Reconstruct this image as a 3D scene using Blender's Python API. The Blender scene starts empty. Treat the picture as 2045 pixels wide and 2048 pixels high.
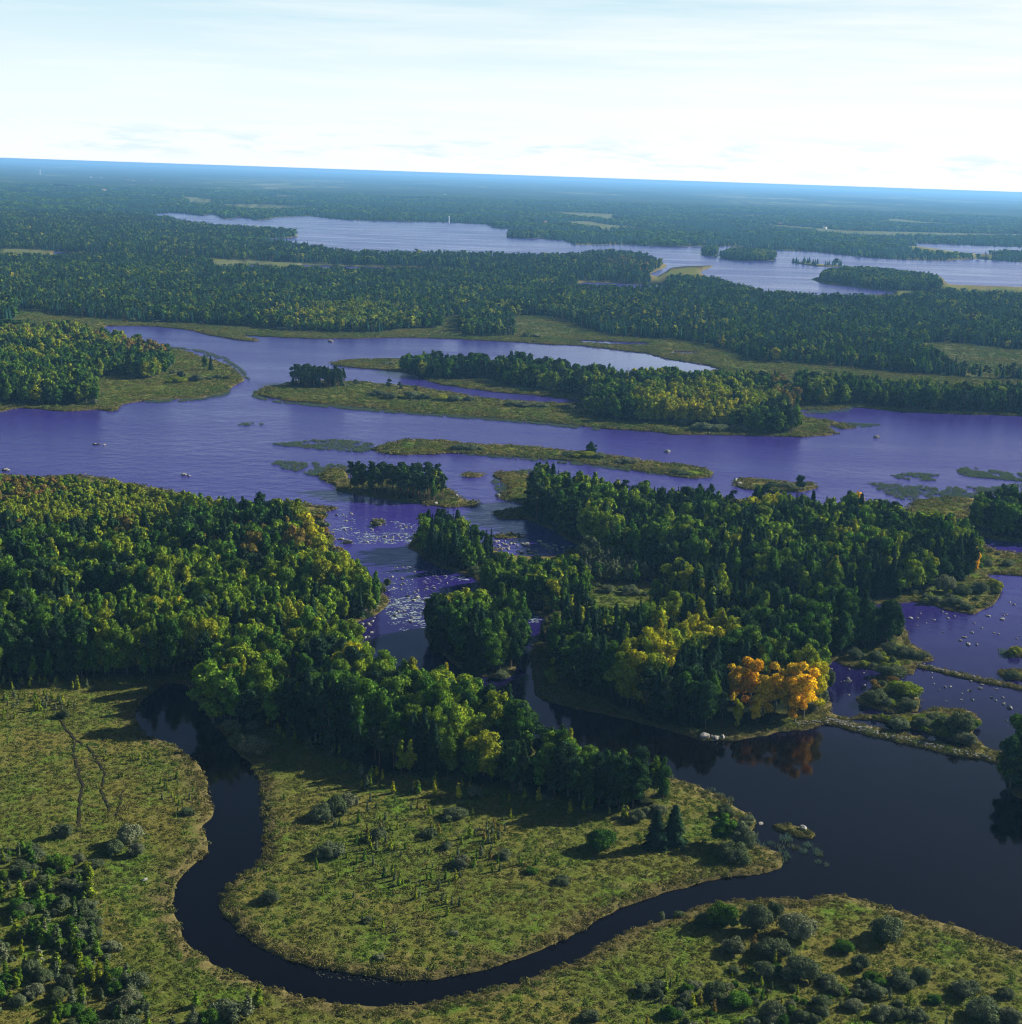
import bpy, math, random
import numpy as np
from mathutils import Vector, Matrix, noise as mnoise
from mathutils.geometry import delaunay_2d_cdt
from mathutils.kdtree import KDTree

# ------------------------------------------------------------------ camera, sky, sun, exposure
W, H, F = 2045.0, 2048.0, 2926.0            # photograph size and focal length in its pixels
ALT = 155.0                                  # height of the aircraft above the water
PITCH, ROLL = math.radians(12.97), math.radians(1.93)
SUN_AZ, SUN_EL = math.radians(63.0), math.radians(27.0)   # azimuth clockwise from the view direction

scene = bpy.context.scene
fwd = np.array([0, math.cos(PITCH), -math.sin(PITCH)])
r0 = np.array([1.0, 0, 0]); u0 = np.array([0, math.sin(PITCH), math.cos(PITCH)])
upv = math.cos(ROLL) * u0 - math.sin(ROLL) * r0
rgt = math.cos(ROLL) * r0 + math.sin(ROLL) * u0
cam_d = bpy.data.cameras.new('camera'); cam = bpy.data.objects.new('camera', cam_d)
scene.collection.objects.link(cam); scene.camera = cam
m = Matrix.Identity(4)
for i in range(3):
    m[i][0] = rgt[i]; m[i][1] = upv[i]; m[i][2] = -fwd[i]
m[2][3] = ALT
cam.matrix_world = m
cam_d.sensor_fit = 'HORIZONTAL'; cam_d.sensor_width = 36.0; cam_d.lens = 36.0 * F / W
cam_d.clip_start = 1.0; cam_d.clip_end = 200000.0

scene.view_settings.view_transform = 'Standard'
scene.view_settings.look = 'None'
scene.view_settings.gamma = 1.0
scene.view_settings.exposure = 1.0
scene.render.engine = 'CYCLES'
scene.cycles.use_denoising = True
scene.cycles.denoising_prefilter = 'ACCURATE'
scene.cycles.denoising_input_passes = 'RGB_ALBEDO_NORMAL'
scene.cycles.filter_width = 1.1
scene.cycles.max_bounces = 5
scene.cycles.diffuse_bounces = 2
scene.cycles.glossy_bounces = 2
scene.cycles.transmission_bounces = 2
scene.cycles.volume_bounces = 0
scene.cycles.caustics_reflective = False
scene.cycles.caustics_refractive = False

world = bpy.data.worlds.new('World'); scene.world = world; world.use_nodes = True
wn, wl = world.node_tree.nodes, world.node_tree.links
wn.clear()
wo = wn.new('ShaderNodeOutputWorld'); bg = wn.new('ShaderNodeBackground')
sky = wn.new('ShaderNodeTexSky'); sky.sky_type = 'NISHITA'; sky.sun_disc = False
sky.sun_elevation = SUN_EL; sky.sun_rotation = SUN_AZ
sky.air_density = 0.55; sky.dust_density = 0.9; sky.ozone_density = 1.5
bg.inputs['Strength'].default_value = 0.05
# a thin bright veil of high cloud low over the horizon, whiter towards the sun, with faint streaks
def wnode(ty, **kw):
    q = wn.new(ty)
    for k_, v_ in kw.items(): setattr(q, k_, v_)
    return q
def wmap(src, a, b_, c, d_):
    q = wn.new('ShaderNodeMapRange'); wl.new(src, q.inputs['Value'])
    for nm_, v_ in (('From Min', a), ('From Max', b_), ('To Min', c), ('To Max', d_)): q.inputs[nm_].default_value = v_
    return q.outputs['Result']
def wmath(op, a, b_):
    q = wnode('ShaderNodeMath', operation=op)
    for i_, v_ in enumerate((a, b_)):
        if isinstance(v_, (int, float)): q.inputs[i_].default_value = v_
        else: wl.new(v_, q.inputs[i_])
    return q.outputs[0]
tc = wn.new('ShaderNodeTexCoord'); sepz = wn.new('ShaderNodeSeparateXYZ'); wl.new(tc.outputs['Generated'], sepz.inputs['Vector'])
mp = wn.new('ShaderNodeMapping'); mp.inputs['Scale'].default_value = (3.0, 3.0, 46.0); wl.new(tc.outputs['Generated'], mp.inputs['Vector'])
nz = wn.new('ShaderNodeTexNoise'); nz.inputs['Scale'].default_value = 1.7; nz.inputs['Detail'].default_value = 8; nz.inputs['Roughness'].default_value = 0.6
wl.new(mp.outputs['Vector'], nz.inputs['Vector'])
Z = sepz.outputs['Z']
ramp = wn.new('ShaderNodeValToRGB'); wl.new(Z, ramp.inputs['Fac'])
e = ramp.color_ramp.elements; VEIL = 11.2
e[0].position = 0.0; e[0].color = (.93, .97, 1.0, 1); e[1].position = .125; e[1].color = (.47, .72, .83, 1)
q = e.new(.055); q.color = (.80, .92, .97, 1)
sideways = wmath('ADD', wmath('MULTIPLY', sepz.outputs['X'], .55), wmath('MULTIPLY', wmath('SUBTRACT', nz.outputs['Fac'], .5), .8))
whiten = wmap(sideways, -.16, .36, 0, .95)
mxw = wn.new('ShaderNodeMix'); mxw.data_type = 'RGBA'; mxw.inputs['B'].default_value = (1.0, 1.0, .99, 1)
wl.new(whiten, mxw.inputs['Factor']); wl.new(ramp.outputs['Color'], mxw.inputs['A'])
mp2 = wn.new('ShaderNodeMapping'); mp2.inputs['Scale'].default_value = (26.0, 26.0, 170.0); wl.new(tc.outputs['Generated'], mp2.inputs['Vector'])
nz2 = wn.new('ShaderNodeTexNoise'); nz2.inputs['Scale'].default_value = 1.0; nz2.inputs['Detail'].default_value = 7; nz2.inputs['Roughness'].default_value = 0.62
wl.new(mp2.outputs['Vector'], nz2.inputs['Vector'])
band = wmath('MULTIPLY', wmap(Z, .002, .010, 0, 1), wmap(Z, .034, .018, 0, 1))
gap = wmath('MULTIPLY', wmap(nz2.outputs['Fac'], .50, .38, 0, .8), band)
mxc = wn.new('ShaderNodeMix'); mxc.data_type = 'RGBA'; mxc.inputs['B'].default_value = (.71, .86, .95, 1)
wl.new(gap, mxc.inputs['Factor']); wl.new(mxw.outputs['Result'], mxc.inputs['A'])
mxw = mxc
vs_ = wn.new('ShaderNodeVectorMath'); vs_.operation = 'SCALE'; vs_.inputs['Scale'].default_value = VEIL; wl.new(mxw.outputs['Result'], vs_.inputs[0])
mx = wn.new('ShaderNodeMix'); mx.data_type = 'RGBA'
wl.new(wmap(Z, .118, .165, .94, 0), mx.inputs['Factor'])
wl.new(sky.outputs['Color'], mx.inputs['A']); wl.new(vs_.outputs[0], mx.inputs['B'])
wl.new(mx.outputs['Result'], bg.inputs['Color']); wl.new(bg.outputs['Background'], wo.inputs['Surface'])

sd = bpy.data.lights.new('sun', 'SUN'); sd.energy = 5.0; sd.angle = math.radians(0.5); sd.color = (1.0, 0.94, 0.84)
sun = bpy.data.objects.new('sun', sd); scene.collection.objects.link(sun)
sdir = Vector((math.sin(SUN_AZ) * math.cos(SUN_EL), math.cos(SUN_AZ) * math.cos(SUN_EL), math.sin(SUN_EL)))
sun.rotation_euler = sdir.to_track_quat('Z', 'Y').to_euler()

# ------------------------------------------------------------------ helpers
rng = np.random.default_rng(11)
random.seed(11)

def unproject(px, z=0.0):
    """points of the survey plan (photo pixels) -> places on the ground, in metres"""
    p = np.atleast_2d(np.asarray(px, float))
    a = (p[:, 0] - W / 2) / F; b = (p[:, 1] - H / 2) / F
    d = fwd[None] + a[:, None] * rgt[None] - b[:, None] * upv[None]
    d[:, 2] = np.minimum(d[:, 2], -ALT / 60000.0)
    t = (z - ALT) / d[:, 2]
    return np.stack([d[:, 0] * t, d[:, 1] * t], 1)

def project(xy, z=0.0):
    q = np.column_stack([xy[:, 0], xy[:, 1], np.full(len(xy), 0.0) + z - ALT])
    dep = q @ fwd
    return np.column_stack([W / 2 + F * (q @ rgt) / dep, H / 2 - F * (q @ upv) / dep]), dep

def hz(x): return 316 + 0.0337 * x

def inside(pts, poly):
    poly = np.asarray(poly); x, y = pts[:, 0], pts[:, 1]
    res = np.zeros(len(pts), bool)
    x1, y1 = poly[:, 0], poly[:, 1]; x2, y2 = np.roll(x1, -1), np.roll(y1, -1)
    bb = (x >= x1.min()) & (x <= x1.max()) & (y >= y1.min()) & (y <= y1.max())
    idx = np.nonzero(bb)[0]
    if len(idx) == 0: return res
    xs, ys = x[idx], y[idx]; c = np.zeros(len(idx), bool)
    for k in range(len(poly)):
        if y1[k] == y2[k]: continue
        cond = (y1[k] > ys) != (y2[k] > ys)
        xi = (x2[k] - x1[k]) * (ys - y1[k]) / (y2[k] - y1[k]) + x1[k]
        c ^= cond & (xs < xi)
    res[idx] = c
    return res

def smooth_outline(poly, step=9.0, amp=1.0):
    P = np.asarray(poly, float); n = len(P); out = []
    for i in range(n):
        p0, p1, p2, p3 = P[i - 1], P[i], P[(i + 1) % n], P[(i + 2) % n]
        L = np.hypot(*(p2 - p1)); k = max(1, int(min(L, 400) / step)); tt = np.arange(k) / k
        s = 0.35
        m1, m2 = s * (p2 - p0), s * (p3 - p1)
        nm1, nm2 = np.hypot(*m1), np.hypot(*m2)
        if nm1 > L * .6: m1 = m1 * L * .6 / nm1
        if nm2 > L * .6: m2 = m2 * L * .6 / nm2
        for t in tt:
            out.append((2*t**3-3*t**2+1)*p1 + (t**3-2*t**2+t)*m1 + (-2*t**3+3*t**2)*p2 + (t**3-t**2)*m2)
    out = np.array(out); out[:, 1] = np.maximum(out[:, 1], hz(out[:, 0]) + .5)
    w = unproject(out); D = np.hypot(w[:, 0], w[:, 1])
    near = D < 9000
    for i in np.nonzero(near)[0]:
        sc = 2.5 + D[i] / 120
        v = mnoise.noise_vector(Vector((w[i, 0] / sc, w[i, 1] / sc, 3.1))) + 0.5 * mnoise.noise_vector(Vector((w[i, 0] / sc * 2.7, w[i, 1] / sc * 2.7, 7.7)))
        a = amp * (0.45 + D[i] / 700)
        w[i, 0] += v.x * a; w[i, 1] += v.y * a
    return project(w)[0]

def np_mesh(name, verts, faces, mats=None, midx=None, smooth=False):
    """verts (n,3); faces (m,k) array of one polygon size"""
    me = bpy.data.meshes.new(name)
    verts = np.asarray(verts, np.float32); faces = np.asarray(faces, np.int32)
    k = faces.shape[1]
    me.vertices.add(len(verts)); me.vertices.foreach_set('co', verts.ravel())
    me.loops.add(faces.size); me.loops.foreach_set('vertex_index', faces.ravel())
    me.polygons.add(len(faces)); me.polygons.foreach_set('loop_start', np.arange(0, faces.size, k, dtype=np.int32))
    me.polygons.foreach_set('loop_total', np.full(len(faces), k, np.int32))
    for mt in mats or []: me.materials.append(mt)
    if midx is not None: me.polygons.foreach_set('material_index', np.asarray(midx, np.int32))
    if smooth: me.polygons.foreach_set('use_smooth', np.ones(len(faces), bool))
    me.update(calc_edges=True)
    return me

def link(name, me, parent=None, col=None):
    o = bpy.data.objects.new(name, me); (col or scene.collection).objects.link(o)
    if parent is not None: o.parent = parent
    return o

def tag(o, label=None, cat=None, group=None, kind=None):
    if label: o['label'] = label
    if cat: o['category'] = cat
    if group: o['group'] = group
    if kind: o['kind'] = kind
    return o

# ------------------------------------------------------------------ materials
def new_mat(name):
    mt = bpy.data.materials.new(name); mt.use_nodes = True
    nt = mt.node_tree; nt.nodes.clear()
    return mt, nt.nodes, nt.links

def leaf_material(name, transl=0.3, var=0.55):
    mt, n, l = new_mat(name)
    out = n.new('ShaderNodeOutputMaterial')
    at = n.new('ShaderNodeAttribute'); at.attribute_type = 'INSTANCER'; at.attribute_name = 'tint'
    ge = n.new('ShaderNodeNewGeometry')
    mr = n.new('ShaderNodeMapRange'); mr.inputs['To Min'].default_value = 1 - var; mr.inputs['To Max'].default_value = 1 + var
    hs = n.new('ShaderNodeHueSaturation')
    hm = n.new('ShaderNodeMapRange'); hm.inputs['To Min'].default_value = 0.490; hm.inputs['To Max'].default_value = 0.532
    ml = n.new('ShaderNodeMath'); ml.operation = 'FRACT'; m10 = n.new('ShaderNodeMath'); m10.operation = 'MULTIPLY'; m10.inputs[1].default_value = 17.3
    l.new(ge.outputs['Random Per Island'], mr.inputs['Value'])
    l.new(ge.outputs['Random Per Island'], m10.inputs[0]); l.new(m10.outputs[0], ml.inputs[0]); l.new(ml.outputs[0], hm.inputs['Value'])
    l.new(hm.outputs['Result'], hs.inputs['Hue']); l.new(mr.outputs['Result'], hs.inputs['Value'])
    l.new(at.outputs['Color'], hs.inputs['Color'])
    df = n.new('ShaderNodeBsdfDiffuse'); tr = n.new('ShaderNodeBsdfTranslucent')
    ms = n.new('ShaderNodeMixShader'); ms.inputs['Fac'].default_value = transl
    l.new(hs.outputs['Color'], df.inputs['Color']); l.new(hs.outputs['Color'], tr.inputs['Color'])
    l.new(df.outputs[0], ms.inputs[1]); l.new(tr.outputs[0], ms.inputs[2]); l.new(ms.outputs[0], out.inputs['Surface'])
    return mt

M_leaf = leaf_material('leaves', 0.22)
M_needle = leaf_material('needles', 0.12, 0.5)
M_blade = leaf_material('sedge_blades', 0.25, 0.5)

def plain(name, col, rough=0.8, noise_scale=None, col2=None, bump=0.0):
    mt, n, l = new_mat(name)
    out = n.new('ShaderNodeOutputMaterial'); b = n.new('ShaderNodeBsdfPrincipled')
    b.inputs['Specular IOR Level'].default_value = .12
    b.inputs['Roughness'].default_value = rough; b.inputs['Base Color'].default_value = (*col, 1)
    if noise_scale:
        t = n.new('ShaderNodeTexCoord'); q = n.new('ShaderNodeTexNoise'); q.inputs['Scale'].default_value = noise_scale; q.inputs['Detail'].default_value = 6
        r = n.new('ShaderNodeMapRange'); r.inputs['From Min'].default_value = .35; r.inputs['From Max'].default_value = .65
        x = n.new('ShaderNodeMix'); x.data_type = 'RGBA'; x.inputs['A'].default_value = (*col, 1); x.inputs['B'].default_value = (*(col2 or col), 1)
        l.new(t.outputs['Object'], q.inputs['Vector']); l.new(q.outputs['Fac'], r.inputs['Value']); l.new(r.outputs['Result'], x.inputs['Factor'])
        l.new(x.outputs['Result'], b.inputs['Base Color'])
        if bump:
            bp = n.new('ShaderNodeBump'); bp.inputs['Strength'].default_value = 1; bp.inputs['Distance'].default_value = bump
            l.new(q.outputs['Fac'], bp.inputs['Height']); l.new(bp.outputs['Normal'], b.inputs['Normal'])
    l.new(b.outputs[0], out.inputs['Surface'])
    return mt

M_bark = plain('bark', (.09, .07, .05), .9, 3.0, (.16, .13, .10))
M_birch = plain('birch_bark', (.16, .15, .13), .8, 2.0, (.05, .045, .04))
M_pine = plain('pine_bark', (.20, .10, .05), .9, 2.0, (.10, .06, .04))
M_rock = plain('granite', (.36, .35, .31), .8, 1.1, (.10, .10, .08), .15)
M_foam = plain('foam', (.44, .52, .52), .7, 3.0, (.14, .21, .22))
M_path = plain('trodden_mud', (.022, .020, .010), .95, 1.0, (.014, .013, .007))
M_wood = plain('old_wood', (.05, .045, .04), .8, 4.0, (.09, .08, .07))
M_white = plain('white_paint', (.80, .80, .78), .6)
M_red = plain('red_paint', (.25, .05, .03), .7)
M_roof = plain('roof_tiles', (.18, .12, .10), .8)

def water_material():
    mt, n, l = new_mat('water')
    out = n.new('ShaderNodeOutputMaterial'); b = n.new('ShaderNodeBsdfPrincipled')
    b.inputs['IOR'].default_value = 1.33; b.inputs['Specular IOR Level'].default_value = .27; b.inputs['Specular Tint'].default_value = (1.0, .68, .74, 1)
    ge = n.new('ShaderNodeNewGeometry'); sp = n.new('ShaderNodeSeparateXYZ'); l.new(ge.outputs['Position'], sp.inputs['Vector'])
    # the open channel is wind-ruffled, the creek and the lee of the woods are calm
    far = n.new('ShaderNodeMapRange'); far.inputs['From Min'].default_value = 430; far.inputs['From Max'].default_value = 780
    l.new(sp.outputs['Y'], far.inputs['Value'])
    mp = n.new('ShaderNodeMapping'); mp.inputs['Rotation'].default_value = (0, 0, math.radians(8)); mp.inputs['Scale'].default_value = (.0035, .016, .01)
    q = n.new('ShaderNodeTexNoise'); q.inputs['Scale'].default_value = 1.0; q.inputs['Detail'].default_value = 6; q.inputs['Roughness'].default_value = .6
    l.new(ge.outputs['Position'], mp.inputs['Vector']); l.new(mp.outputs['Vector'], q.inputs['Vector'])
    st = n.new('ShaderNodeMapRange'); st.inputs['From Min'].default_value = .38; st.inputs['From Max'].default_value = .62
    st.inputs['To Min'].default_value = .17; st.inputs['To Max'].default_value = .27
    l.new(q.outputs['Fac'], st.inputs['Value'])
    rr = n.new('ShaderNodeMix'); rr.data_type = 'FLOAT'; rr.inputs['A'].default_value = .06
    l.new(far.outputs['Result'], rr.inputs['Factor']); l.new(st.outputs['Result'], rr.inputs['B'])
    # the sheltered bay behind the long island lies smooth
    cy = n.new('ShaderNodeMapRange'); cy.inputs['From Min'].default_value = 1150; cy.inputs['From Max'].default_value = 1230; l.new(sp.outputs['Y'], cy.inputs['Value'])
    cx = n.new('ShaderNodeMapRange'); cx.inputs['From Min'].default_value = -40; cx.inputs['From Max'].default_value = 130; l.new(sp.outputs['X'], cx.inputs['Value'])
    c2 = n.new('ShaderNodeMapRange'); c2.inputs['From Min'].default_value = 1750; c2.inputs['From Max'].default_value = 1650; l.new(sp.outputs['Y'], c2.inputs['Value'])
    ca = n.new('ShaderNodeMath'); ca.operation = 'MULTIPLY'; l.new(cy.outputs[0], ca.inputs[0]); l.new(cx.outputs[0], ca.inputs[1])
    cb = n.new('ShaderNodeMath'); cb.operation = 'MULTIPLY'; l.new(ca.outputs[0], cb.inputs[0]); l.new(c2.outputs[0], cb.inputs[1])
    r2 = n.new('ShaderNodeMix'); r2.data_type = 'FLOAT'; r2.inputs['B'].default_value = .07; l.new(cb.outputs[0], r2.inputs['Factor']); l.new(rr.outputs['Result'], r2.inputs['A'])
    l.new(r2.outputs['Result'], b.inputs['Roughness'])
    # sky reflection and violet cast painted into the base colour, stronger with distance
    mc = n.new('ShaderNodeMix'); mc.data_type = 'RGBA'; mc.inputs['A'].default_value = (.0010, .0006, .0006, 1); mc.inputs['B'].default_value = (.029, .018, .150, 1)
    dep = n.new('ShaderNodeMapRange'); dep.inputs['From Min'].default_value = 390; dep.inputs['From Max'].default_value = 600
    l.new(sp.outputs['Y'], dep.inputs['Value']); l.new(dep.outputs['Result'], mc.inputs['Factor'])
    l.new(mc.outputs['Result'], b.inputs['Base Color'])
    w1 = n.new('ShaderNodeTexNoise'); w1.inputs['Scale'].default_value = .9; w1.inputs['Detail'].default_value = 4
    w2 = n.new('ShaderNodeTexNoise'); w2.inputs['Scale'].default_value = .12; w2.inputs['Detail'].default_value = 3
    l.new(ge.outputs['Position'], w1.inputs['Vector']); l.new(ge.outputs['Position'], w2.inputs['Vector'])
    ad = n.new('ShaderNodeMath'); ad.operation = 'MULTIPLY_ADD'; ad.inputs[1].default_value = .35
    l.new(w1.outputs['Fac'], ad.inputs[0]); l.new(w2.outputs['Fac'], ad.inputs[2])
    bd = n.new('ShaderNodeMapRange'); bd.inputs['From Min'].default_value = 380; bd.inputs['From Max'].default_value = 800
    bd.inputs['To Min'].default_value = .03; bd.inputs['To Max'].default_value = .45
    l.new(sp.outputs['Y'], bd.inputs['Value'])
    bp = n.new('ShaderNodeBump'); bp.inputs['Distance'].default_value = 1.0
    b2 = n.new('ShaderNodeMix'); b2.data_type = 'FLOAT'; b2.inputs['B'].default_value = .05; l.new(cb.outputs[0], b2.inputs['Factor']); l.new(bd.outputs['Result'], b2.inputs['A'])
    l.new(b2.outputs['Result'], bp.inputs['Strength']); l.new(ad.outputs[0], bp.inputs['Height']); l.new(bp.outputs['Normal'], b.inputs['Normal'])
    l.new(b.outputs[0], out.inputs['Surface'])
    return mt
M_water = water_material()

def land_material():
    mt, n, l = new_mat('land')
    out = n.new('ShaderNodeOutputMaterial'); b = n.new('ShaderNodeBsdfDiffuse')
    ge = n.new('ShaderNodeNewGeometry')
    at = n.new('ShaderNodeAttribute'); at.attribute_name = 'zone'
    se = n.new('ShaderNodeSeparateColor'); l.new(at.outputs['Color'], se.inputs['Color'])
    def nz(scale, detail=5, rough=.6):
        q = n.new('ShaderNodeTexNoise'); q.inputs['Scale'].default_value = scale; q.inputs['Detail'].default_value = detail; q.inputs['Roughness'].default_value = rough
        l.new(ge.outputs['Position'], q.inputs['Vector']); return q.outputs['Fac']
    def rng_(src, a, b_, c=0., d=1.):
        r = n.new('ShaderNodeMapRange'); r.inputs['From Min'].default_value = a; r.inputs['From Max'].default_value = b_
        r.inputs['To Min'].default_value = c; r.inputs['To Max'].default_value = d; l.new(src, r.inputs['Value']); return r.outputs['Result']
    def mix(f, A, B):
        x = n.new('ShaderNodeMix'); x.data_type = 'RGBA'
        if isinstance(f, float): x.inputs['Factor'].default_value = f
        else: l.new(f, x.inputs['Factor'])
        for s, v in (('A', A), ('B', B)):
            if isinstance(v, tuple): x.inputs[s].default_value = (*v, 1)
            else: l.new(v, x.inputs[s])
        return x.outputs['Result']
    def mth(op, a, b_):
        x = n.new('ShaderNodeMath'); x.operation = op
        for i, v in enumerate((a, b_)):
            if isinstance(v, (int, float)): x.inputs[i].default_value = v
            else: l.new(v, x.inputs[i])
        return x.outputs[0]
    big = nz(.022); med = nz(.09); fine = nz(1.1, 6, .7); cl = nz(.35, 4)
    c = mix(rng_(big, .42, .6), (.140, .130, .030), (.090, .120, .020))
    c = mix(rng_(med, .52, .66), c, (.090, .150, .018))
    c = mix(mth('MULTIPLY', rng_(cl, .55, .7), .5), c, (.20, .17, .07))
    # tall brown sedge along the water
    sh = mth('SUBTRACT', 1.0, mth('ADD', se.outputs['Red'], mth('MULTIPLY', mth('SUBTRACT', med, .5), 1.4)))
    c = mix(rng_(sh, .25, .75), c, (.120, .102, .038))
    c = mix(se.outputs['Blue'], c, (.130, .145, .065))         # bright bog and field
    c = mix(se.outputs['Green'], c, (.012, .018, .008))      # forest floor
    v = rng_(fine, .3, .7, .55, 1.35)
    mm = n.new('ShaderNodeMix'); mm.data_type = 'RGBA'; mm.blend_type = 'MULTIPLY'; mm.inputs['Factor'].default_value = 1.0
    l.new(c, mm.inputs['A'])
    cc = n.new('ShaderNodeCombineColor'); [l.new(v, cc.inputs[i]) for i in range(3)]
    l.new(cc.outputs[0], mm.inputs['B']); l.new(mm.outputs['Result'], b.inputs['Color'])
    bp = n.new('ShaderNodeBump'); bp.inputs['Strength'].default_value = .9; bp.inputs['Distance'].default_value = .8
    l.new(mth('ADD', fine, cl), bp.inputs['Height']); l.new(bp.outputs['Normal'], b.inputs['Normal'])
    l.new(b.outputs[0], out.inputs['Surface'])
    return mt
M_land = land_material()

# ------------------------------------------------------------------ the shorelines, as surveyed from the photograph
NORTH = [(-700, hz(-700)), (2800, hz(2800)), (2800, 860), (2045, 832), (1944, 829), (1853, 825), (1780, 821), (1708, 814), (1672, 819), (1643, 821), (1595, 818),
    (1600, 826), (1617, 836), (1653, 841), (1693, 849), (1710, 855), (1682, 858), (1661, 850), (1652, 856), (1675, 867), (1643, 872), (1599, 874), (1526, 872), (1418, 870), (1345, 869),
    (1300, 863), (1217, 858), (1144, 850), (1036, 841), (927, 832), (818, 825), (709, 814), (640, 808), (581, 803), (544, 796), (512, 788), (526, 776), (562, 770),
    (600, 762), (691, 763), (723, 764), (756, 768), (836, 774), (872, 781), (927, 789), (963, 796), (1017, 801), (1090, 805), (1155, 807), (1166, 800), (1086, 792), (999, 785),
    (927, 776), (883, 769), (854, 760), (836, 751), (803, 745), (763, 740), (709, 736), (673, 731), (662, 727), (673, 723), (727, 719), (800, 719), (870, 721), (927, 724), (1036, 729),
    (1100, 740), (1160, 748), (1275, 752), (1345, 750), (1396, 745), (1443, 740), (1399, 727), (1345, 720), (1300, 708), (1217, 698), (1166, 691), (1101, 689), (1035, 684), (981, 682),
    (908, 678), (803, 675), (702, 677), (617, 677), (544, 674), (483, 671), (508, 677), (515, 682), (500, 683), (435, 673), (406, 667), (381, 660), (308, 653), (214, 652), (205, 658), (225, 670), (262, 680),
    (305, 690), (337, 696), (363, 700), (399, 712), (446, 727), (468, 740), (488, 760), (468, 772), (454, 783), (399, 796), (308, 800), (261, 805), (240, 810), (236, 819), (218, 823),
    (196, 819), (127, 823), (87, 819), (36, 816), (0, 823), (-300, 835), (-700, 850)]
LAKE = [(109, 423), (254, 425), (308, 427), (345, 425), (410, 431), (428, 427), (450, 438), (483, 434), (515, 440), (562, 434), (617, 432), (700, 440), (827, 443), (903, 445), (976, 449), (990, 456), (1063, 460),
    (1074, 476), (1132, 481), (1146, 489), (1244, 489), (1345, 493), (1418, 492), (1505, 494), (1548, 500), (1621, 503), (1708, 512), (1780, 518), (1889, 521), (1951, 518), (2045, 524), (2500, 535),
    (2500, 600), (2045, 574), (1900, 568), (1880, 553), (1850, 555), (1750, 545), (1690, 543), (1645, 553), (1625, 558), (1650, 568), (1720, 575), (1790, 586), (1700, 592), (1600, 591), (1526, 588), (1490, 578), (1440, 562),
    (1400, 545), (1428, 531), (1345, 535), (1318, 552), (1300, 548), (1335, 531), (1280, 513), (1230, 507), (1135, 514), (1027, 514), (900, 511), (800, 509), (700, 508), (650, 500), (605, 492), (560, 484), (455, 481), (588, 475),
    (600, 471), (540, 462), (480, 458), (430, 455), (400, 452), (359, 445), (345, 440), (308, 436), (254, 431), (109, 426)]
LAKE2 = [(1810, 486), (2045, 494), (2500, 505), (2500, 520), (2045, 509), (1955, 507), (1889, 500)]
COVE = [(845, 425), (932, 428), (930, 432), (850, 431)]
ISLE_FAR_A = [(1403, 505), (1415, 500), (1436, 503), (1434, 512), (1412, 512)]
ISLE_FAR_B = [(1441, 515), (1460, 506), (1520, 506), (1549, 514), (1545, 521), (1480, 521)]
ISLE_FAR_C = [(1584, 524), (1610, 524), (1650, 529), (1682, 529), (1683, 533), (1640, 533), (1600, 528)]
ISLE_FAR_D = [(1012, 474), (1020, 468), (1060, 468), (1075, 476), (1045, 477)]
POOL_A = [(105, 503), (178, 508), (176, 513), (108, 508)]
POOL_B = [(457, 531), (500, 530), (540, 535), (530, 540), (470, 538)]
POOL_C = [(600, 530), (700, 533), (880, 538), (880, 541), (700, 537), (600, 533)]
POOL_D = [(1165, 565), (1250, 567), (1326, 571), (1320, 577), (1220, 574), (1160, 570)]
MARSH_POOL = [(1150, 680), (1200, 682), (1297, 686), (1297, 690), (1220, 689), (1160, 684)]
MARSH_POOL2 = [(1345, 703), (1399, 704), (1396, 707), (1345, 706)]
SOUTH = [(-700, 925), (0, 951), (80, 955), (160, 952), (230, 962), (300, 975), (360, 987), (400, 998), (480, 1008), (560, 1003), (599, 1006), (617, 1012), (671, 1016), (650, 1024), (647, 1035), (654, 1063), (665, 1085), (685, 1105),
    (725, 1150), (765, 1184), (780, 1204), (756, 1228), (700, 1250), (682, 1266), (700, 1290), (760, 1340), (850, 1360), (930, 1376), (990, 1410), (1030, 1460), (1085, 1505), (1160, 1530), (1250, 1542), (1338, 1558), (1382, 1570),
    (1436, 1591), (1477, 1620), (1515, 1645), (1500, 1685), (1560, 1707), (1564, 1736), (1535, 1748), (1452, 1757), (1386, 1769), (1320, 1790), (1245, 1815), (1201, 1839), (1139, 1876), (1069, 1905), (973, 1939),
    (899, 1955), (824, 1964), (766, 1959), (683, 1947), (620, 1932), (565, 1916), (503, 1889), (465, 1850), (441, 1819), (439, 1792), (465, 1761), (507, 1734), (527, 1703), (529, 1656), (525, 1610), (517, 1567), (503, 1528),
    (484, 1513), (457, 1486), (430, 1452), (410, 1425), (387, 1394), (372, 1370), (340, 1366), (321, 1373), (286, 1401), (271, 1432), (294, 1474), (333, 1486), (372, 1509), (395, 1532), (414, 1563), (422, 1606), (420, 1637),
    (405, 1652), (412, 1672), (414, 1703), (379, 1737), (352, 1768), (343, 1799), (348, 1834), (368, 1873), (399, 1908), (437, 1935), (480, 1958), (523, 1974), (565, 1983), (590, 1995), (683, 2010), (766, 2015), (849, 2009),
    (952, 1990), (1015, 1974), (1089, 1947), (1152, 1922), (1222, 1881), (1284, 1856), (1328, 1842), (1411, 1813), (1477, 1803), (1577, 1800), (1618, 1800), (1660, 1790), (1722, 1800), (1797, 1823), (1859, 1840), (1925, 1860),
    (1975, 1881), (2045, 1906), (2300, 1980), (2800, 2100), (2800, 2500), (-700, 2500)]
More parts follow.
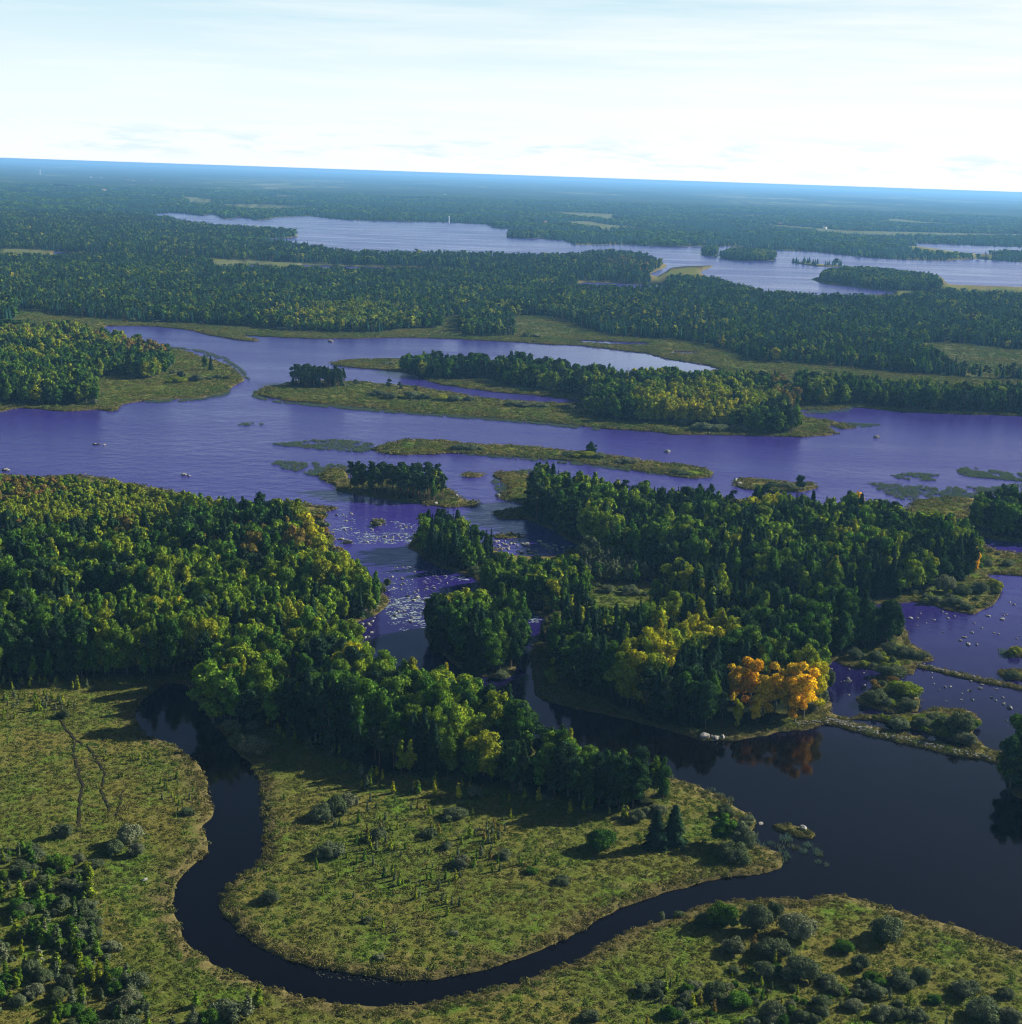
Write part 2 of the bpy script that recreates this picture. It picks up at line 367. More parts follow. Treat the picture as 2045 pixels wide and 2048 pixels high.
NORTHEAST_ISLE = [(985, 952), (1000, 945), (1054, 947), (1080, 962), (1130, 975), (1250, 985), (1400, 995), (1500, 1001), (1600, 1016), (1700, 1031), (1780, 1031), (1818, 1016), (1826, 1003), (1880, 997), (1950, 998),
    (1935, 1020), (1950, 1060), (1967, 1090), (1990, 1100), (2045, 1108), (2500, 1140), (2500, 1185), (2045, 1152), (1975, 1150), (2000, 1165), (2008, 1180), (1991, 1207), (1950, 1228), (1900, 1222), (1867, 1211), (1830, 1205), (1780, 1208),
    (1700, 1212), (1600, 1202), (1450, 1192), (1330, 1172), (1250, 1133), (1166, 1095), (1120, 1068), (1054, 1039), (999, 1037), (990, 1027), (1020, 1018), (1055, 1012), (1030, 1003), (1000, 998), (1010, 985), (1014, 968)]
EAST_ISLE = [(1932, 1028), (1945, 1012), (2045, 1000), (2500, 1000), (2500, 1115), (2045, 1086), (1990, 1080), (1950, 1062)]
CENTRE_ISLE = [(829, 1072), (860, 1060), (930, 1074), (980, 1095), (1005, 1110), (1060, 1112), (1110, 1112), (1140, 1100), (1180, 1103), (1240, 1138), (1290, 1160), (1330, 1187), (1450, 1208), (1600, 1218), (1700, 1228), (1760, 1234),
    (1800, 1246), (1815, 1265), (1820, 1286), (1859, 1308), (1870, 1322), (1838, 1327), (1900, 1342), (1990, 1362), (2045, 1374), (2500, 1480), (2500, 1500), (2045, 1382), (1980, 1370), (1900, 1351), (1836, 1336), (1826, 1350), (1784, 1348), (1743, 1340),
    (1693, 1331), (1668, 1322), (1652, 1340), (1664, 1364), (1645, 1389), (1668, 1408), (1662, 1425), (1700, 1437), (1722, 1431), (1763, 1433), (1846, 1425), (1875, 1416), (1946, 1425), (1960, 1443), (1946, 1456),
    (1950, 1476), (1965, 1490), (2005, 1508), (2045, 1500), (2500, 1500), (2500, 1720), (2045, 1600), (2010, 1570), (1996, 1529), (1909, 1512), (1826, 1493), (1743, 1473), (1660, 1450), (1635, 1450), (1614, 1459),
    (1577, 1463), (1535, 1471), (1477, 1480), (1411, 1482), (1370, 1470), (1320, 1457), (1260, 1441), (1200, 1427), (1140, 1416), (1088, 1398), (1064, 1362), (1062, 1312), (1070, 1288), (1085, 1260), (1095, 1240), (1060, 1222), (1000, 1200), (966, 1182), (950, 1158),
    (919, 1145), (876, 1133), (847, 1114), (821, 1096)]
RAPIDS_ISLE = [(868, 1215), (880, 1204), (908, 1206), (963, 1210), (1028, 1226), (1050, 1245), (1055, 1266), (1043, 1310), (1028, 1346), (999, 1357), (963, 1352), (908, 1330), (883, 1305), (861, 1287), (850, 1266), (862, 1245)]
PINE_ISLE = [(673, 978), (690, 962), (720, 955), (850, 965), (900, 980), (927, 1000), (960, 1006), (1000-50, 1013), (898, 1015), (847, 1008), (803, 1003), (745, 994), (694, 985)]
SPIT_A = [(690, 940), (700, 955), (690, 972), (672, 975), (655, 965), (640, 950), (660, 938)]
SEDGE_A = [(745, 896), (789, 884), (818, 880), (890, 881), (927, 887), (999, 890), (1108, 899), (1152, 905), (1217, 911), (1300, 923), (1345, 928), (1392, 934), (1426, 945), (1420, 954), (1381, 957), (1345, 952), (1300, 944), (1217, 934), (1144, 923),
    (1072, 917), (999, 911), (908, 907), (869, 908), (818, 910), (774, 908), (745, 900)]
SEDGE_B = [(1465, 966), (1475, 958), (1500, 956), (1560, 963), (1630, 968), (1640, 976), (1600, 984), (1520, 980), (1480, 976)]
SEDGE_C = [(926, 949), (945, 946), (968, 950), (960, 955), (935, 954)]
SEDGE_D = [(985, 1072), (1020, 1068), (1046, 1073), (1020, 1077), (990, 1077)]
WEIR_ISLE = [(1714, 1398), (1743, 1381), (1755, 1354), (1780, 1352), (1826, 1377), (1838, 1402), (1834, 1422), (1784, 1426), (1734, 1414)]
WEIR_GAP = [(1678, 1440), (1735, 1440), (1800, 1450), (1860, 1466), (1905, 1482), (1940, 1494), (1948, 1504), (1900, 1491), (1840, 1475), (1760, 1457), (1700, 1445)]
LAKE_TUFT = [(1544, 1652), (1560, 1649), (1590, 1653), (1631, 1668), (1626, 1677), (1590, 1673), (1550, 1660)]
EAST_TUFT = [(2008, 1310), (2020, 1296), (2045, 1298), (2100, 1310), (2045, 1316)]
EAST_TUFT2 = [(1996, 1342), (2030, 1340), (2100, 1355), (2100, 1370), (2045, 1362), (2010, 1356)]
MID_TUFT = [(741, 1043), (752, 1040), (768, 1043), (764, 1051), (746, 1052)]
layers = [(1, NORTH), (0, LAKE), (0, LAKE2), (0, COVE), (0, POOL_A), (0, POOL_B), (0, POOL_C), (0, POOL_D), (0, MARSH_POOL), (0, MARSH_POOL2), (1, ISLE_FAR_A), (1, ISLE_FAR_B), (1, ISLE_FAR_C), (1, ISLE_FAR_D),
    (1, SOUTH), (1, NORTHEAST_ISLE), (1, EAST_ISLE), (1, CENTRE_ISLE), (0, WEIR_GAP), (1, RAPIDS_ISLE), (1, PINE_ISLE), (1, SPIT_A), (1, SEDGE_A), (1, SEDGE_B), (1, SEDGE_C), (1, SEDGE_D), (1, WEIR_ISLE), (1, LAKE_TUFT), (1, EAST_TUFT), (1, EAST_TUFT2), (1, MID_TUFT)]
layers = [(t, smooth_outline(p, 7.0 if p is not NORTH else 9.0)) for t, p in layers]

def on_land(px):
    r = np.zeros(len(px), bool)
    for t, p in layers:
        r[inside(px, p)] = bool(t)
    return r

# forest stands (ground line of the outer trees)
ST = {}
ST['west'] = [(-700, 945), (-100, 962), (0, 972), (160, 975), (230, 990), (300, 1005), (400, 1020), (480, 1040), (560, 1062), (605, 1085), (640, 1120), (655, 1160), (690, 1180), (740, 1198), (762, 1212), (748, 1232), (700, 1246), (650, 1252), (625, 1290), (580, 1330), (500, 1350), (420, 1350), (370, 1350), (300, 1358), (160, 1360), (0, 1370), (-700, 1390)]
ST['tongue'] = [(405, 1352), (422, 1440), (455, 1470), (520, 1450), (580, 1460), (650, 1500), (750, 1545), (850, 1556), (950, 1572), (1050, 1592), (1120, 1602), (1180, 1627), (1240, 1636), (1300, 1628), (1328, 1604), (1290, 1592), (1235, 1580), (1190, 1562), (1140, 1542), (1080, 1532), (1050, 1500), (1000, 1460), (932, 1430), (830, 1408), (740, 1382), (690, 1335), (650, 1318), (580, 1336), (500, 1352)]
ST['spruce_point'] = [(840, 1096), (870, 1088), (930, 1096), (985, 1118), (980, 1137), (940, 1144), (885, 1132), (847, 1112)]
ST['mid'] = [(968, 1178), (1000, 1160), (1080, 1157), (1140, 1166), (1168, 1185), (1172, 1212), (1120, 1232), (1060, 1222), (990, 1196)]
ST['mound'] = [(1160, 1112), (1200, 1110), (1260, 1136), (1290, 1162), (1270, 1172), (1200, 1168), (1165, 1145)]
ST['northeast'] = [(1064, 998), (1130, 1005), (1245, 1018), (1340, 1032), (1410, 1034), (1495, 1043), (1620, 1046), (1700, 1053), (1743, 1072), (1825, 1080), (1890, 1090), (1930, 1100), (1955, 1130), (1962, 1150), (1900, 1168), (1850, 1185), (1770, 1198), (1650, 1200), (1450, 1184), (1340, 1166), (1250, 1124), (1150, 1082), (1085, 1050), (1062, 1030)]
ST['rapids'] = [(866, 1262), (885, 1250), (963, 1252), (1030, 1256), (1050, 1268), (1045, 1310), (1025, 1344), (998, 1354), (965, 1350), (912, 1329), (868, 1290)]
ST['centre'] = [(1080, 1285), (1095, 1266), (1180, 1262), (1245, 1262), (1290, 1238), (1330, 1212), (1411, 1216), (1500, 1248), (1618, 1260), (1738, 1268), (1792, 1282), (1808, 1292), (1740, 1306), (1680, 1314), (1645, 1326), (1648, 1350), (1640, 1390), (1615, 1425), (1560, 1444), (1480, 1456), (1400, 1460), (1320, 1450), (1255, 1425), (1185, 1398), (1132, 1372), (1106, 1334), (1090, 1305)]
ST['east'] = [(1938, 1048), (1960, 1036), (2045, 1034), (2500, 1035), (2500, 1110), (2045, 1082), (1990, 1076), (1953, 1062)]
ST['landing'] = [(2008, 1556), (2045, 1545), (2400, 1545), (2400, 1700), (2045, 1594), (2014, 1580)]
ST['pine_isle'] = [(697, 978), (760, 974), (850, 978), (893, 990), (890, 1003), (850, 1004), (800, 998), (720, 988)]
ST['small_clump'] = [(578, 768), (620, 763), (690, 767), (692, 775), (620, 777), (582, 775)]
ST['long_isle'] = [(802, 742), (818, 738), (890, 737), (945, 742), (1017, 741), (1086, 750), (1166, 764), (1217, 761), (1255, 773), (1375, 772), (1500, 774), (1570, 788), (1595, 812), (1565, 838), (1598, 855), (1590, 868), (1520, 866), (1480, 858), (1400, 850), (1300, 846), (1240, 843), (1190, 835), (1165, 818), (1175, 798), (1100, 782), (1010, 772), (1000, 760), (900, 759), (820, 754)]
ST['long_shore'] = [(1590, 774), (1670, 783), (1745, 787), (1853, 794), (2045, 802), (2700, 840), (2700, 856), (2045, 828), (1850, 821), (1715, 810), (1640, 812), (1590, 797)]
ST['left_point'] = [(-700, 655), (0, 664), (110, 670), (200, 683), (262, 698), (325, 716), (346, 732), (325, 752), (300, 760), (215, 748), (195, 762), (188, 785), (196, 808), (110, 812), (0, 806), (-700, 830)]
ST['left_edge'] = [(-700, 600), (0, 605), (30, 618), (34, 636), (20, 645), (-700, 650)]
ST['mainland'] = [(-700, 520), (0, 518), (109, 520), (210, 515), (417, 525), (430, 541), (700, 548), (880, 548), (1140, 560), (1160, 582), (1325, 583), (1340, 562), (1430, 566), (1480, 582), (1560, 598), (1790, 604), (1880, 590), (2700, 640), (2700, 770), (2045, 760), (1962, 756), (1889, 752), (1799, 745), (1708, 736), (1599, 727), (1508, 722), (1454, 702), (1399, 687), (1345, 680), (1239, 673),
    (1188, 662), (1144, 647), (1090, 633), (1028, 633), (1035, 650), (1030, 672), (930, 672), (916, 655), (883, 656), (800, 660), (763, 665), (691, 666), (581, 662), (508, 654), (363, 647), (225, 640), (127, 631), (36, 618), (-700, 600)]
ST['mainland_back'] = [(-700, 430), (0, 428), (109, 429), (254, 434), (308, 439), (345, 446), (400, 455), (480, 461), (590, 470), (540, 476), (455, 481), (450, 487), (600, 497), (700, 512), (900, 515), (1027, 518), (1135, 518), (1230, 511), (1280, 517), (1325, 532), (1295, 549), (1300, 566), (1150, 560), (880, 534), (700, 530), (560, 524), (417, 516), (205, 506), (0, 497), (-700, 490)]
ST['headland'] = [(1640, 560), (1690, 547), (1750, 549), (1850, 560), (1885, 570), (1880, 580), (1790, 582), (1720, 573)]
ST['isle_a'] = ISLE_FAR_A; ST['isle_b'] = ISLE_FAR_B; ST['isle_d'] = ISLE_FAR_D
OPEN = [[(1846, 690), (1900, 686), (2045, 700), (2700, 730), (2700, 765), (2045, 755), (1962, 754), (1870, 722)],      # bog clearing right
        [(1028, 640), (1060, 630), (1120, 640), (1165, 655), (1170, 664), (1040, 668), (1024, 655)],
        [(883, 640), (918, 630), (920, 655), (885, 655)]]
ST_S = {k: smooth_outline(v, 14.0, .8) for k, v in ST.items()}
OPEN = [smooth_outline(p, 12, .8) for p in OPEN]
FIELDS = [[(1439, 446), (1560, 450), (1700, 462), (1850, 465), (2045, 469), (2045, 474), (1760, 475), (1650, 467), (1560, 457)],
          [(1201, 438), (1310, 442), (1310, 445), (1201, 441)], [(363, 392), (425, 398), (425, 410), (380, 408)], [(10, 495), (200, 503), (202, 507), (10, 499)], [(417, 524), (500, 518), (600, 522), (700, 530), (700, 534), (560, 532), (430, 530)],
          [(450, 366), (530, 369), (530, 371), (450, 368)], [(560, 380), (680, 384), (680, 386), (560, 382)], [(1130, 560), (1330, 564), (1330, 567), (1165, 563)], [(1060, 445), (1100, 446), (1095, 449), (1065, 448)]]

# ------------------------------------------------------------------ ground mesh: one sheet of triangles cut along every shoreline
def farfield(x, y):
    return mnoise.noise(Vector((x / 480, y / 1300, 4.2))) + .35 * mnoise.noise(Vector((x / 200, y / 500, 1.2))) > .38

def build_land():
    pts, edges = [], []
    for t, p in layers:
        b = len(pts); k = len(p); pts.extend(map(tuple, p)); edges.extend((b + i, b + (i + 1) % k) for i in range(k))
    nline = len(pts)
    gx = []
    y = 2500.0
    while y > 330:
        st = 24 if y > 1300 else (16 if y > 560 else 10)
        xs = np.arange(-700, 2800, st * 1.3)
        g = np.column_stack([xs + rng.uniform(-st * .4, st * .4, len(xs)), y + rng.uniform(-st * .35, st * .35, len(xs))])
        gx.append(g[g[:, 1] > hz(g[:, 0]) + 3]); y -= st
    gx = np.concatenate(gx); gx = gx[(gx[:, 0] > -695) & (gx[:, 0] < 2795) & (gx[:, 1] < 2495)]
    gx = gx[on_land(gx)]
    pts.extend(map(tuple, gx))
    vo, eo, fo, *_ = delaunay_2d_cdt([Vector(p) for p in pts], edges, [], 0, 1e-4)
    V = np.array([tuple(v) for v in vo]); T = np.array([f for f in fo if len(f) == 3])
    cen = V[T].mean(1); T = T[on_land(cen)]
    used = np.unique(T); remap = -np.ones(len(V), int); remap[used] = np.arange(len(used)); V = V[used]; T = remap[T]
    Wd = unproject(V)
    # orient upward
    a = Wd[T[:, 1]] - Wd[T[:, 0]]; b = Wd[T[:, 2]] - Wd[T[:, 0]]
    flip = (a[:, 0] * b[:, 1] - a[:, 1] * b[:, 0]) < 0
    T[flip] = T[flip][:, ::-1]
    # boundary edges
    E = np.concatenate([T[:, [0, 1]], T[:, [1, 2]], T[:, [2, 0]]])
    key = {}
    for i, j in E: key[(i, j)] = 1
    bnd = np.array([(i, j) for i, j in E if (j, i) not in key])
    bv = np.unique(bnd)
    kd = KDTree(len(bv))
    for n_, i in enumerate(bv): kd.insert((Wd[i, 0], Wd[i, 1], 0), n_)
    kd.balance()
    D = np.hypot(Wd[:, 0], Wd[:, 1])
    dist = np.array([kd.find((x, y, 0))[2] for x, y in Wd])
    z = np.zeros(len(V))
    for i in range(len(V)):
        z[i] = ground_z(Wd[i, 0], Wd[i, 1]) if dist[i] > 1.0 else .22
    zone = np.zeros((len(V), 4), np.float32); zone[:, 3] = 1
    zone[:, 0] = np.clip(dist / (5 + D * .008), 0, 1)
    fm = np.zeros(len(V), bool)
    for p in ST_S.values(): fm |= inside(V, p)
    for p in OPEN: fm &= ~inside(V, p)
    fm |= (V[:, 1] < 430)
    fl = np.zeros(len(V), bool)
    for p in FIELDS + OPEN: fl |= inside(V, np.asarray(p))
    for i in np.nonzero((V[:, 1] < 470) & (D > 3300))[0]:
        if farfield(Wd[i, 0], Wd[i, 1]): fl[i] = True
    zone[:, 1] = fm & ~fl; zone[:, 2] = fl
    nb = len(V)
    verts = np.column_stack([Wd, z]); skirt = verts[bv].copy(); skirt[:, 2] = -1.0
    sm = {int(i): nb + k for k, i in enumerate(bv)}
    sk = np.array([(j, i, sm[int(i)]) for i, j in bnd] + [(j, sm[int(i)], sm[int(j)]) for i, j in bnd])
    verts = np.concatenate([verts, skirt]); T2 = np.concatenate([T, sk])
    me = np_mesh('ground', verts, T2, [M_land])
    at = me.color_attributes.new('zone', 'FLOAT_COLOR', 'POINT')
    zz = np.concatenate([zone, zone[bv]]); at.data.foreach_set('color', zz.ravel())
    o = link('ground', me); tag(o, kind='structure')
    return o

def ground_z(x, y):
    D = math.hypot(x, y)
    if D > 2500: return .5
    return .55 + .35 * mnoise.noise(Vector((x / 26, y / 26, 0)))

ground = build_land()
w = 66000.0
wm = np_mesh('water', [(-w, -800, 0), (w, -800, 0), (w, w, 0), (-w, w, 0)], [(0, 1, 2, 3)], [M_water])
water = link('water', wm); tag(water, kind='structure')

# ------------------------------------------------------------------ plant shapes
def rot_to(nrm, r):
    """random tangent frame for unit normals"""
    a = r.normal(size=nrm.shape); t = np.cross(nrm, a); t /= np.linalg.norm(t, axis=1)[:, None] + 1e-9
    return t, np.cross(nrm, t)

def quads(c, nrm, sx, sy, r):
    t, b = rot_to(nrm, r); sx = np.asarray(sx)[:, None] / 2; sy = np.asarray(sy)[:, None] / 2
    v = np.stack([c - t * sx, c - b * sy, c + t * sx, c + b * sy], 1)
    return v.reshape(-1, 3)

SPH = None
def blob_core(cs, rs, sq):
    """small 8x5 spheres inside each lobe, so crowns are not see-through"""
    vs, fs = [], []; o = 0; nu, nv = 7, 4
    for c, r_ in zip(cs, rs):
        g = [(0, 0, 1)] + [(math.sin(math.pi * j / nv) * math.cos(2 * math.pi * i / nu), math.sin(math.pi * j / nv) * math.sin(2 * math.pi * i / nu), math.cos(math.pi * j / nv)) for j in range(1, nv) for i in range(nu)] + [(0, 0, -1)]
        g = np.array(g) * r_ * np.array([1, 1, sq]) + c; vs.append(g)
        for i in range(nu):
            i2 = (i + 1) % nu
            fs.append((o, o + 1 + i, o + 1 + i2, o + 1 + i2))
            for j in range(nv - 2):
                a = o + 1 + j * nu
                fs.append((a + i, a + nu + i, a + nu + i2, a + i2))
            a = o + 1 + (nv - 2) * nu; l_ = o + 1 + (nv - 1) * nu
            fs.append((a + i, l_, l_, a + i2))
        o += len(g)
    return vs, fs, o

def cloud(r, lobes, n, leaf, sq=.85, core=.74):
    """leaf clusters over a set of lobes (cx,cy,cz,rad)"""
    L = np.array(lobes); wgt = L[:, 3] ** 2; wgt /= wgt.sum()
    k = r.choice(len(L), int(n * 1.6), p=wgt)
    u = r.normal(size=(len(k), 3)); u /= np.linalg.norm(u, axis=1)[:, None]
    u[:, 2] = np.where(u[:, 2] < -.35, -u[:, 2], u[:, 2])
    rad = L[k, 3] * r.uniform(.78, 1.1, len(k))
    c = L[k, :3] + u * rad[:, None] * np.array([1, 1, sq])
    keep = np.ones(len(k), bool)
    for i, l_ in enumerate(L):
        d = np.linalg.norm((c - l_[:3]) / np.array([1, 1, sq]), axis=1)
        keep &= (d > l_[3] * .72) | (k == i)
    c, u = c[keep][:n], u[keep][:n]
    nr = u + r.normal(size=u.shape) * .5; nr /= np.linalg.norm(nr, axis=1)[:, None]
    s = leaf * r.uniform(.6, 1.35, len(c))
    v = quads(c, nr, s, s * r.uniform(.5, 1., len(c)), r)
    f = np.arange(len(v)).reshape(-1, 4)
    vs, fs, o = blob_core(L[:, :3], L[:, 3] * core, sq)
    cv = np.concatenate(vs); cf = np.array(fs)
    return np.concatenate([v, cv]), [tuple(x) for x in f] + [tuple(dict.fromkeys(int(q) + len(v) for q in x)) for x in cf]

def trunk_geo(h, r0_, r1_, lean=(0, 0), limbs=0, r=None, z0=.4, spread=1.5):
    vs, fs = [], []
    def tube(p0, p1, ra, rb, k=6):
        p0, p1 = np.array(p0, float), np.array(p1, float); d = p1 - p0; d /= np.linalg.norm(d)
        a = np.cross(d, (0.3, 0.9, .1)); a /= np.linalg.norm(a); b = np.cross(d, a); o = len(vs)
        for pp, rr in ((p0, ra), (p1, rb)):
            for i in range(k):
                th = 2 * math.pi * i / k; vs.append(pp + rr * (math.cos(th) * a + math.sin(th) * b))
        for i in range(k): fs.append((o + i, o + (i + 1) % k, o + k + (i + 1) % k, o + k + i))
    tip = np.array([lean[0], lean[1], h])
    mid = tip * .5 + np.array([lean[0] * .2, -lean[1] * .2, 0])
    tube((0, 0, -.6), mid, r0_, (r0_ + r1_) / 2); tube(mid, tip, (r0_ + r1_) / 2, r1_)
    for i in range(limbs):
        t = z0 + (1 - z0) * (i + .5) / limbs * .85; a = 2.4 * i + r.uniform(0, .6)
        p = tip * t
        tube(p, p + np.array([math.cos(a) * spread, math.sin(a) * spread, spread * .8]), r0_ * .35, r0_ * .12, 4)
    return vs, fs

def mixed_mesh(name, verts, faces, mats, midx=None):
    me = bpy.data.meshes.new(name)
    verts = np.asarray(verts, np.float32)
    cnt = np.array([len(f) for f in faces], np.int32); flat = np.fromiter((i for f in faces for i in f), np.int32)
    me.vertices.add(len(verts)); me.vertices.foreach_set('co', verts.ravel())
    me.loops.add(len(flat)); me.loops.foreach_set('vertex_index', flat)
    me.polygons.add(len(faces)); me.polygons.foreach_set('loop_start', np.concatenate([[0], np.cumsum(cnt)[:-1]]).astype(np.int32)); me.polygons.foreach_set('loop_total', cnt)
    for m_ in mats: me.materials.append(m_)
    if midx is not None: me.polygons.foreach_set('material_index', np.asarray(midx, np.int32))
    me.update(calc_edges=True)
    return me

def broadleaf(seed, lod):
    """12 m tall in its own units; scaled at placement"""
    r = np.random.default_rng(seed); h = 12.0
    lob = [(0, 0, 6.2, 2.4), (r.uniform(-.6, .6), r.uniform(-.6, .6), 8.4, 2.1), (r.uniform(-.4, .4), r.uniform(-.4, .4), 3.4, 1.9)]
    for i in range(13 if lod < 2 else 7):
        a = r.uniform(0, 6.28); zz = r.uniform(2.4, 10.2); R = 3.3 * math.sqrt(max(.05, 1 - ((zz - 6.2) / 5.0) ** 2)) * r.uniform(.62, .95)
        lob.append((math.cos(a) * R, math.sin(a) * R, zz, r.uniform(.95, 1.75)))
    lob.append((r.uniform(-.5, .5), r.uniform(-.5, .5), 10.6, 1.25))
    n, s = ((2300, .5), (620, .92), (150, 1.7))[lod]
    return cloud(r, lob, n, s), trunk_geo(8, .24, .10, (r.uniform(-.5, .5), r.uniform(-.5, .5)), 4, r), M_leaf, M_bark

def birch(seed, lod):
    r = np.random.default_rng(seed + 50); h = 12.0; lob = []
    for i in range(12 if lod < 2 else 6):
        t = i / (11 if lod < 2 else 5); zz = 3.0 + 8.2 * t; R = (1.9 * math.sin(math.pi * min(1, .25 + t * .72)) + .15) * r.uniform(.3, .7); a = r.uniform(0, 6.28)
        lob.append((math.cos(a) * R, math.sin(a) * R, zz, (1.65 - 1.0 * t ** 1.6) * r.uniform(.8, 1.15)))
    n, s = ((1700, .42), (480, .78), (110, 1.5))[lod]
    return cloud(r, lob, n, s, 1.15), trunk_geo(10, .16, .05, (r.uniform(-.4, .4), r.uniform(-.4, .4)), 3, r), M_leaf, M_birch

def aspen(seed, lod):
    r = np.random.default_rng(seed + 90); lob = [(0, 0, 7, 1.9), (0, 0, 5, 1.6)]
    for i in range(15):
        a = r.uniform(0, 6.28); zz = r.uniform(1.6, 10.6); R = 2.4 * math.sqrt(max(.05, 1 - ((zz - 6.5) / 5.2) ** 2)) * r.uniform(.5, .95)
        lob.append((math.cos(a) * R, math.sin(a) * R, zz, r.uniform(.8, 1.35)))
    n, s = ((2400, .42), (520, .9), (150, 1.5))[lod]
    return cloud(r, lob, n, s, 1.0), trunk_geo(9, .2, .07, (r.uniform(-.4, .4), r.uniform(-.4, .4)), 4, r), M_leaf, M_birch

def spruce(seed, lod):
    r = np.random.default_rng(seed + 200); h = 12.0
    nl = (20, 11, 6)[lod]; vs, fs = [], []
    Rb = r.uniform(1.9, 2.5)
    for i in range(nl):
        t = i / nl; z = .9 + (h - 1.1) * t; R = Rb * (1 - t) ** .85 + .18; nb = (14, 9, 6)[lod]
        for j in range(nb):
            a = 2 * math.pi * (j + r.uniform(-.35, .35)) / nb + i * .9; L = R * r.uniform(.5, 1.28); wd = L * .36 + .12
            d = np.array([math.cos(a), math.sin(a), 0]); s = np.array([-math.sin(a), math.cos(a), 0])
            z1 = z - L * r.uniform(.25, .45); o = len(vs)
            base = np.array([0, 0, z + .35]); mid = d * L * .6 + np.array([0, 0, z + .0 ])
            vs += [base, mid - s * wd * .5 , d * L + np.array([0, 0, z1]), mid + s * wd * .5]
            fs += [(o, o + 1, o + 2, o + 3)]
            if lod == 0:
                for q in range(6):
                    k = r.uniform(.35, 1.05); c = d * L * k + s * wd * r.uniform(-.4, .4) + np.array([0, 0, z - (z - z1) * k * .8]); o = len(vs); e = .26
                    e = r.uniform(.14, .36); vs += [c + s * e, c + np.array([0, 0, -e * 1.2]) + d * .15, c - s * e, c + np.array([0, 0, .12]) - d * .1]; fs += [(o, o + 1, o + 2, o + 3)]
    o = len(vs); k = 7      # dark inner cone
    for i in range(k): th = 6.2832 * i / k; vs.append(np.array([math.cos(th) * Rb * .55, math.sin(th) * Rb * .55, .8]))
    vs.append(np.array([0, 0, h - .2]))
    for i in range(k): fs.append((o + i, o + (i + 1) % k, o + k))
    vs += [np.array([-.08, 0, h - .8]), np.array([.08, 0, h - .8]), np.array([0, 0, h + .3])]; fs.append((len(vs) - 3, len(vs) - 2, len(vs) - 1))
    return (np.array(vs), fs), trunk_geo(6, .2, .08), M_needle, M_bark

def pine(seed, lod):
    r = np.random.default_rng(seed + 300); lob = []
    for i in range(13 if lod < 2 else 6):
        t = r.uniform(0, 1); zz = 5.0 + 6.4 * t; R = 2.3 * (1 - .65 * t ** 1.5) * r.uniform(.4, 1.); a = r.uniform(0, 6.28)
        lob.append((math.cos(a) * R, math.sin(a) * R, zz, r.uniform(.75, 1.3)))
    lob.append((0, 0, 11, 1.0))
    n, s = ((1200, .46), (400, .8), (100, 1.4))[lod]
    return cloud(r, lob, n, s, .62, .66), trunk_geo(10.5, .2, .07, (r.uniform(-.5, .5), r.uniform(-.5, .5)), 5, r, .45, 1.3), M_needle, M_pine

def willow(seed, lod):
    """3 m dome"""
    r = np.random.default_rng(seed + 400); lob = [(0, 0, 1.0, 1.25)]
    for i in range(12 if lod < 2 else 6):
        a = r.uniform(0, 6.28); R = r.uniform(.5, 1.5); lob.append((math.cos(a) * R, math.sin(a) * R, 1.9 - R * .75 + r.uniform(-.2, .4), r.uniform(.5, .9)))
    n, s = ((2600, .19), (600, .34), (150, .6))[lod]
    return cloud(r, lob, n, s, 1.0), trunk_geo(1.4, .07, .03, (0, 0), 6, r, .1, .8), M_leaf, M_bark

def sapling(seed, lod):
    """3 m"""
    r = np.random.default_rng(seed + 500); lob = []
    for i in range(6 if lod < 2 else 4):
        t = i / 5; lob.append((r.uniform(-.16, .16), r.uniform(-.16, .16), .7 + 2.0 * t, (.42 - .24 * t) * r.uniform(.8, 1.2)))
    n, s = ((230, .18), (110, .3), (40, .5))[lod]
    return cloud(r, lob, n, s, 1.3), trunk_geo(2.4, .035, .012), M_leaf, M_birch

KINDS = {  # builder, variants, native height, name, noun, trunk name
    'broadleaf': (broadleaf, 6, 12.2, 'broadleaf_tree', 'broad round-crowned tree'), 'birch': (birch, 5, 12.2, 'birch_tree', 'slim upright birch'),
    'aspen': (aspen, 4, 12.0, 'aspen_tree', 'dense-crowned aspen'), 'spruce': (spruce, 5, 12.3, 'spruce_tree', 'pointed dark spruce'),
    'pine': (pine, 5, 12.2, 'pine_tree', 'flat-layered pine'), 'willow': (willow, 5, 2.8, 'willow_bush', 'rounded grey willow bush'),
    'sapling': (sapling, 4, 3.1, 'young_birch', 'thin young birch')}
PROTO = {}
hidden = {}
def proto(kind, v, lod):
    """separate crown and trunk meshes (lod 0), or both in one mesh (lod 1, 2)"""
    key = (kind, v, lod)
    if key not in PROTO:
        (cv, cf), (tv, tf), ml, mb = KINDS[kind][0](v * 7 + 1, lod)
        if lod == 0:
            PROTO[key] = (mixed_mesh(kind + '_crown', cv, cf, [ml]), mixed_mesh(kind + '_trunk', tv, tf, [mb]))
        else:
            n = len(cv); fs = list(cf) + [tuple(i + n for i in f) for f in tf]
            PROTO[key] = mixed_mesh(kind + '_whole', np.concatenate([cv, np.array(tv)]), fs, [ml, mb], [0] * len(cf) + [1] * len(tf))
    return PROTO[key]

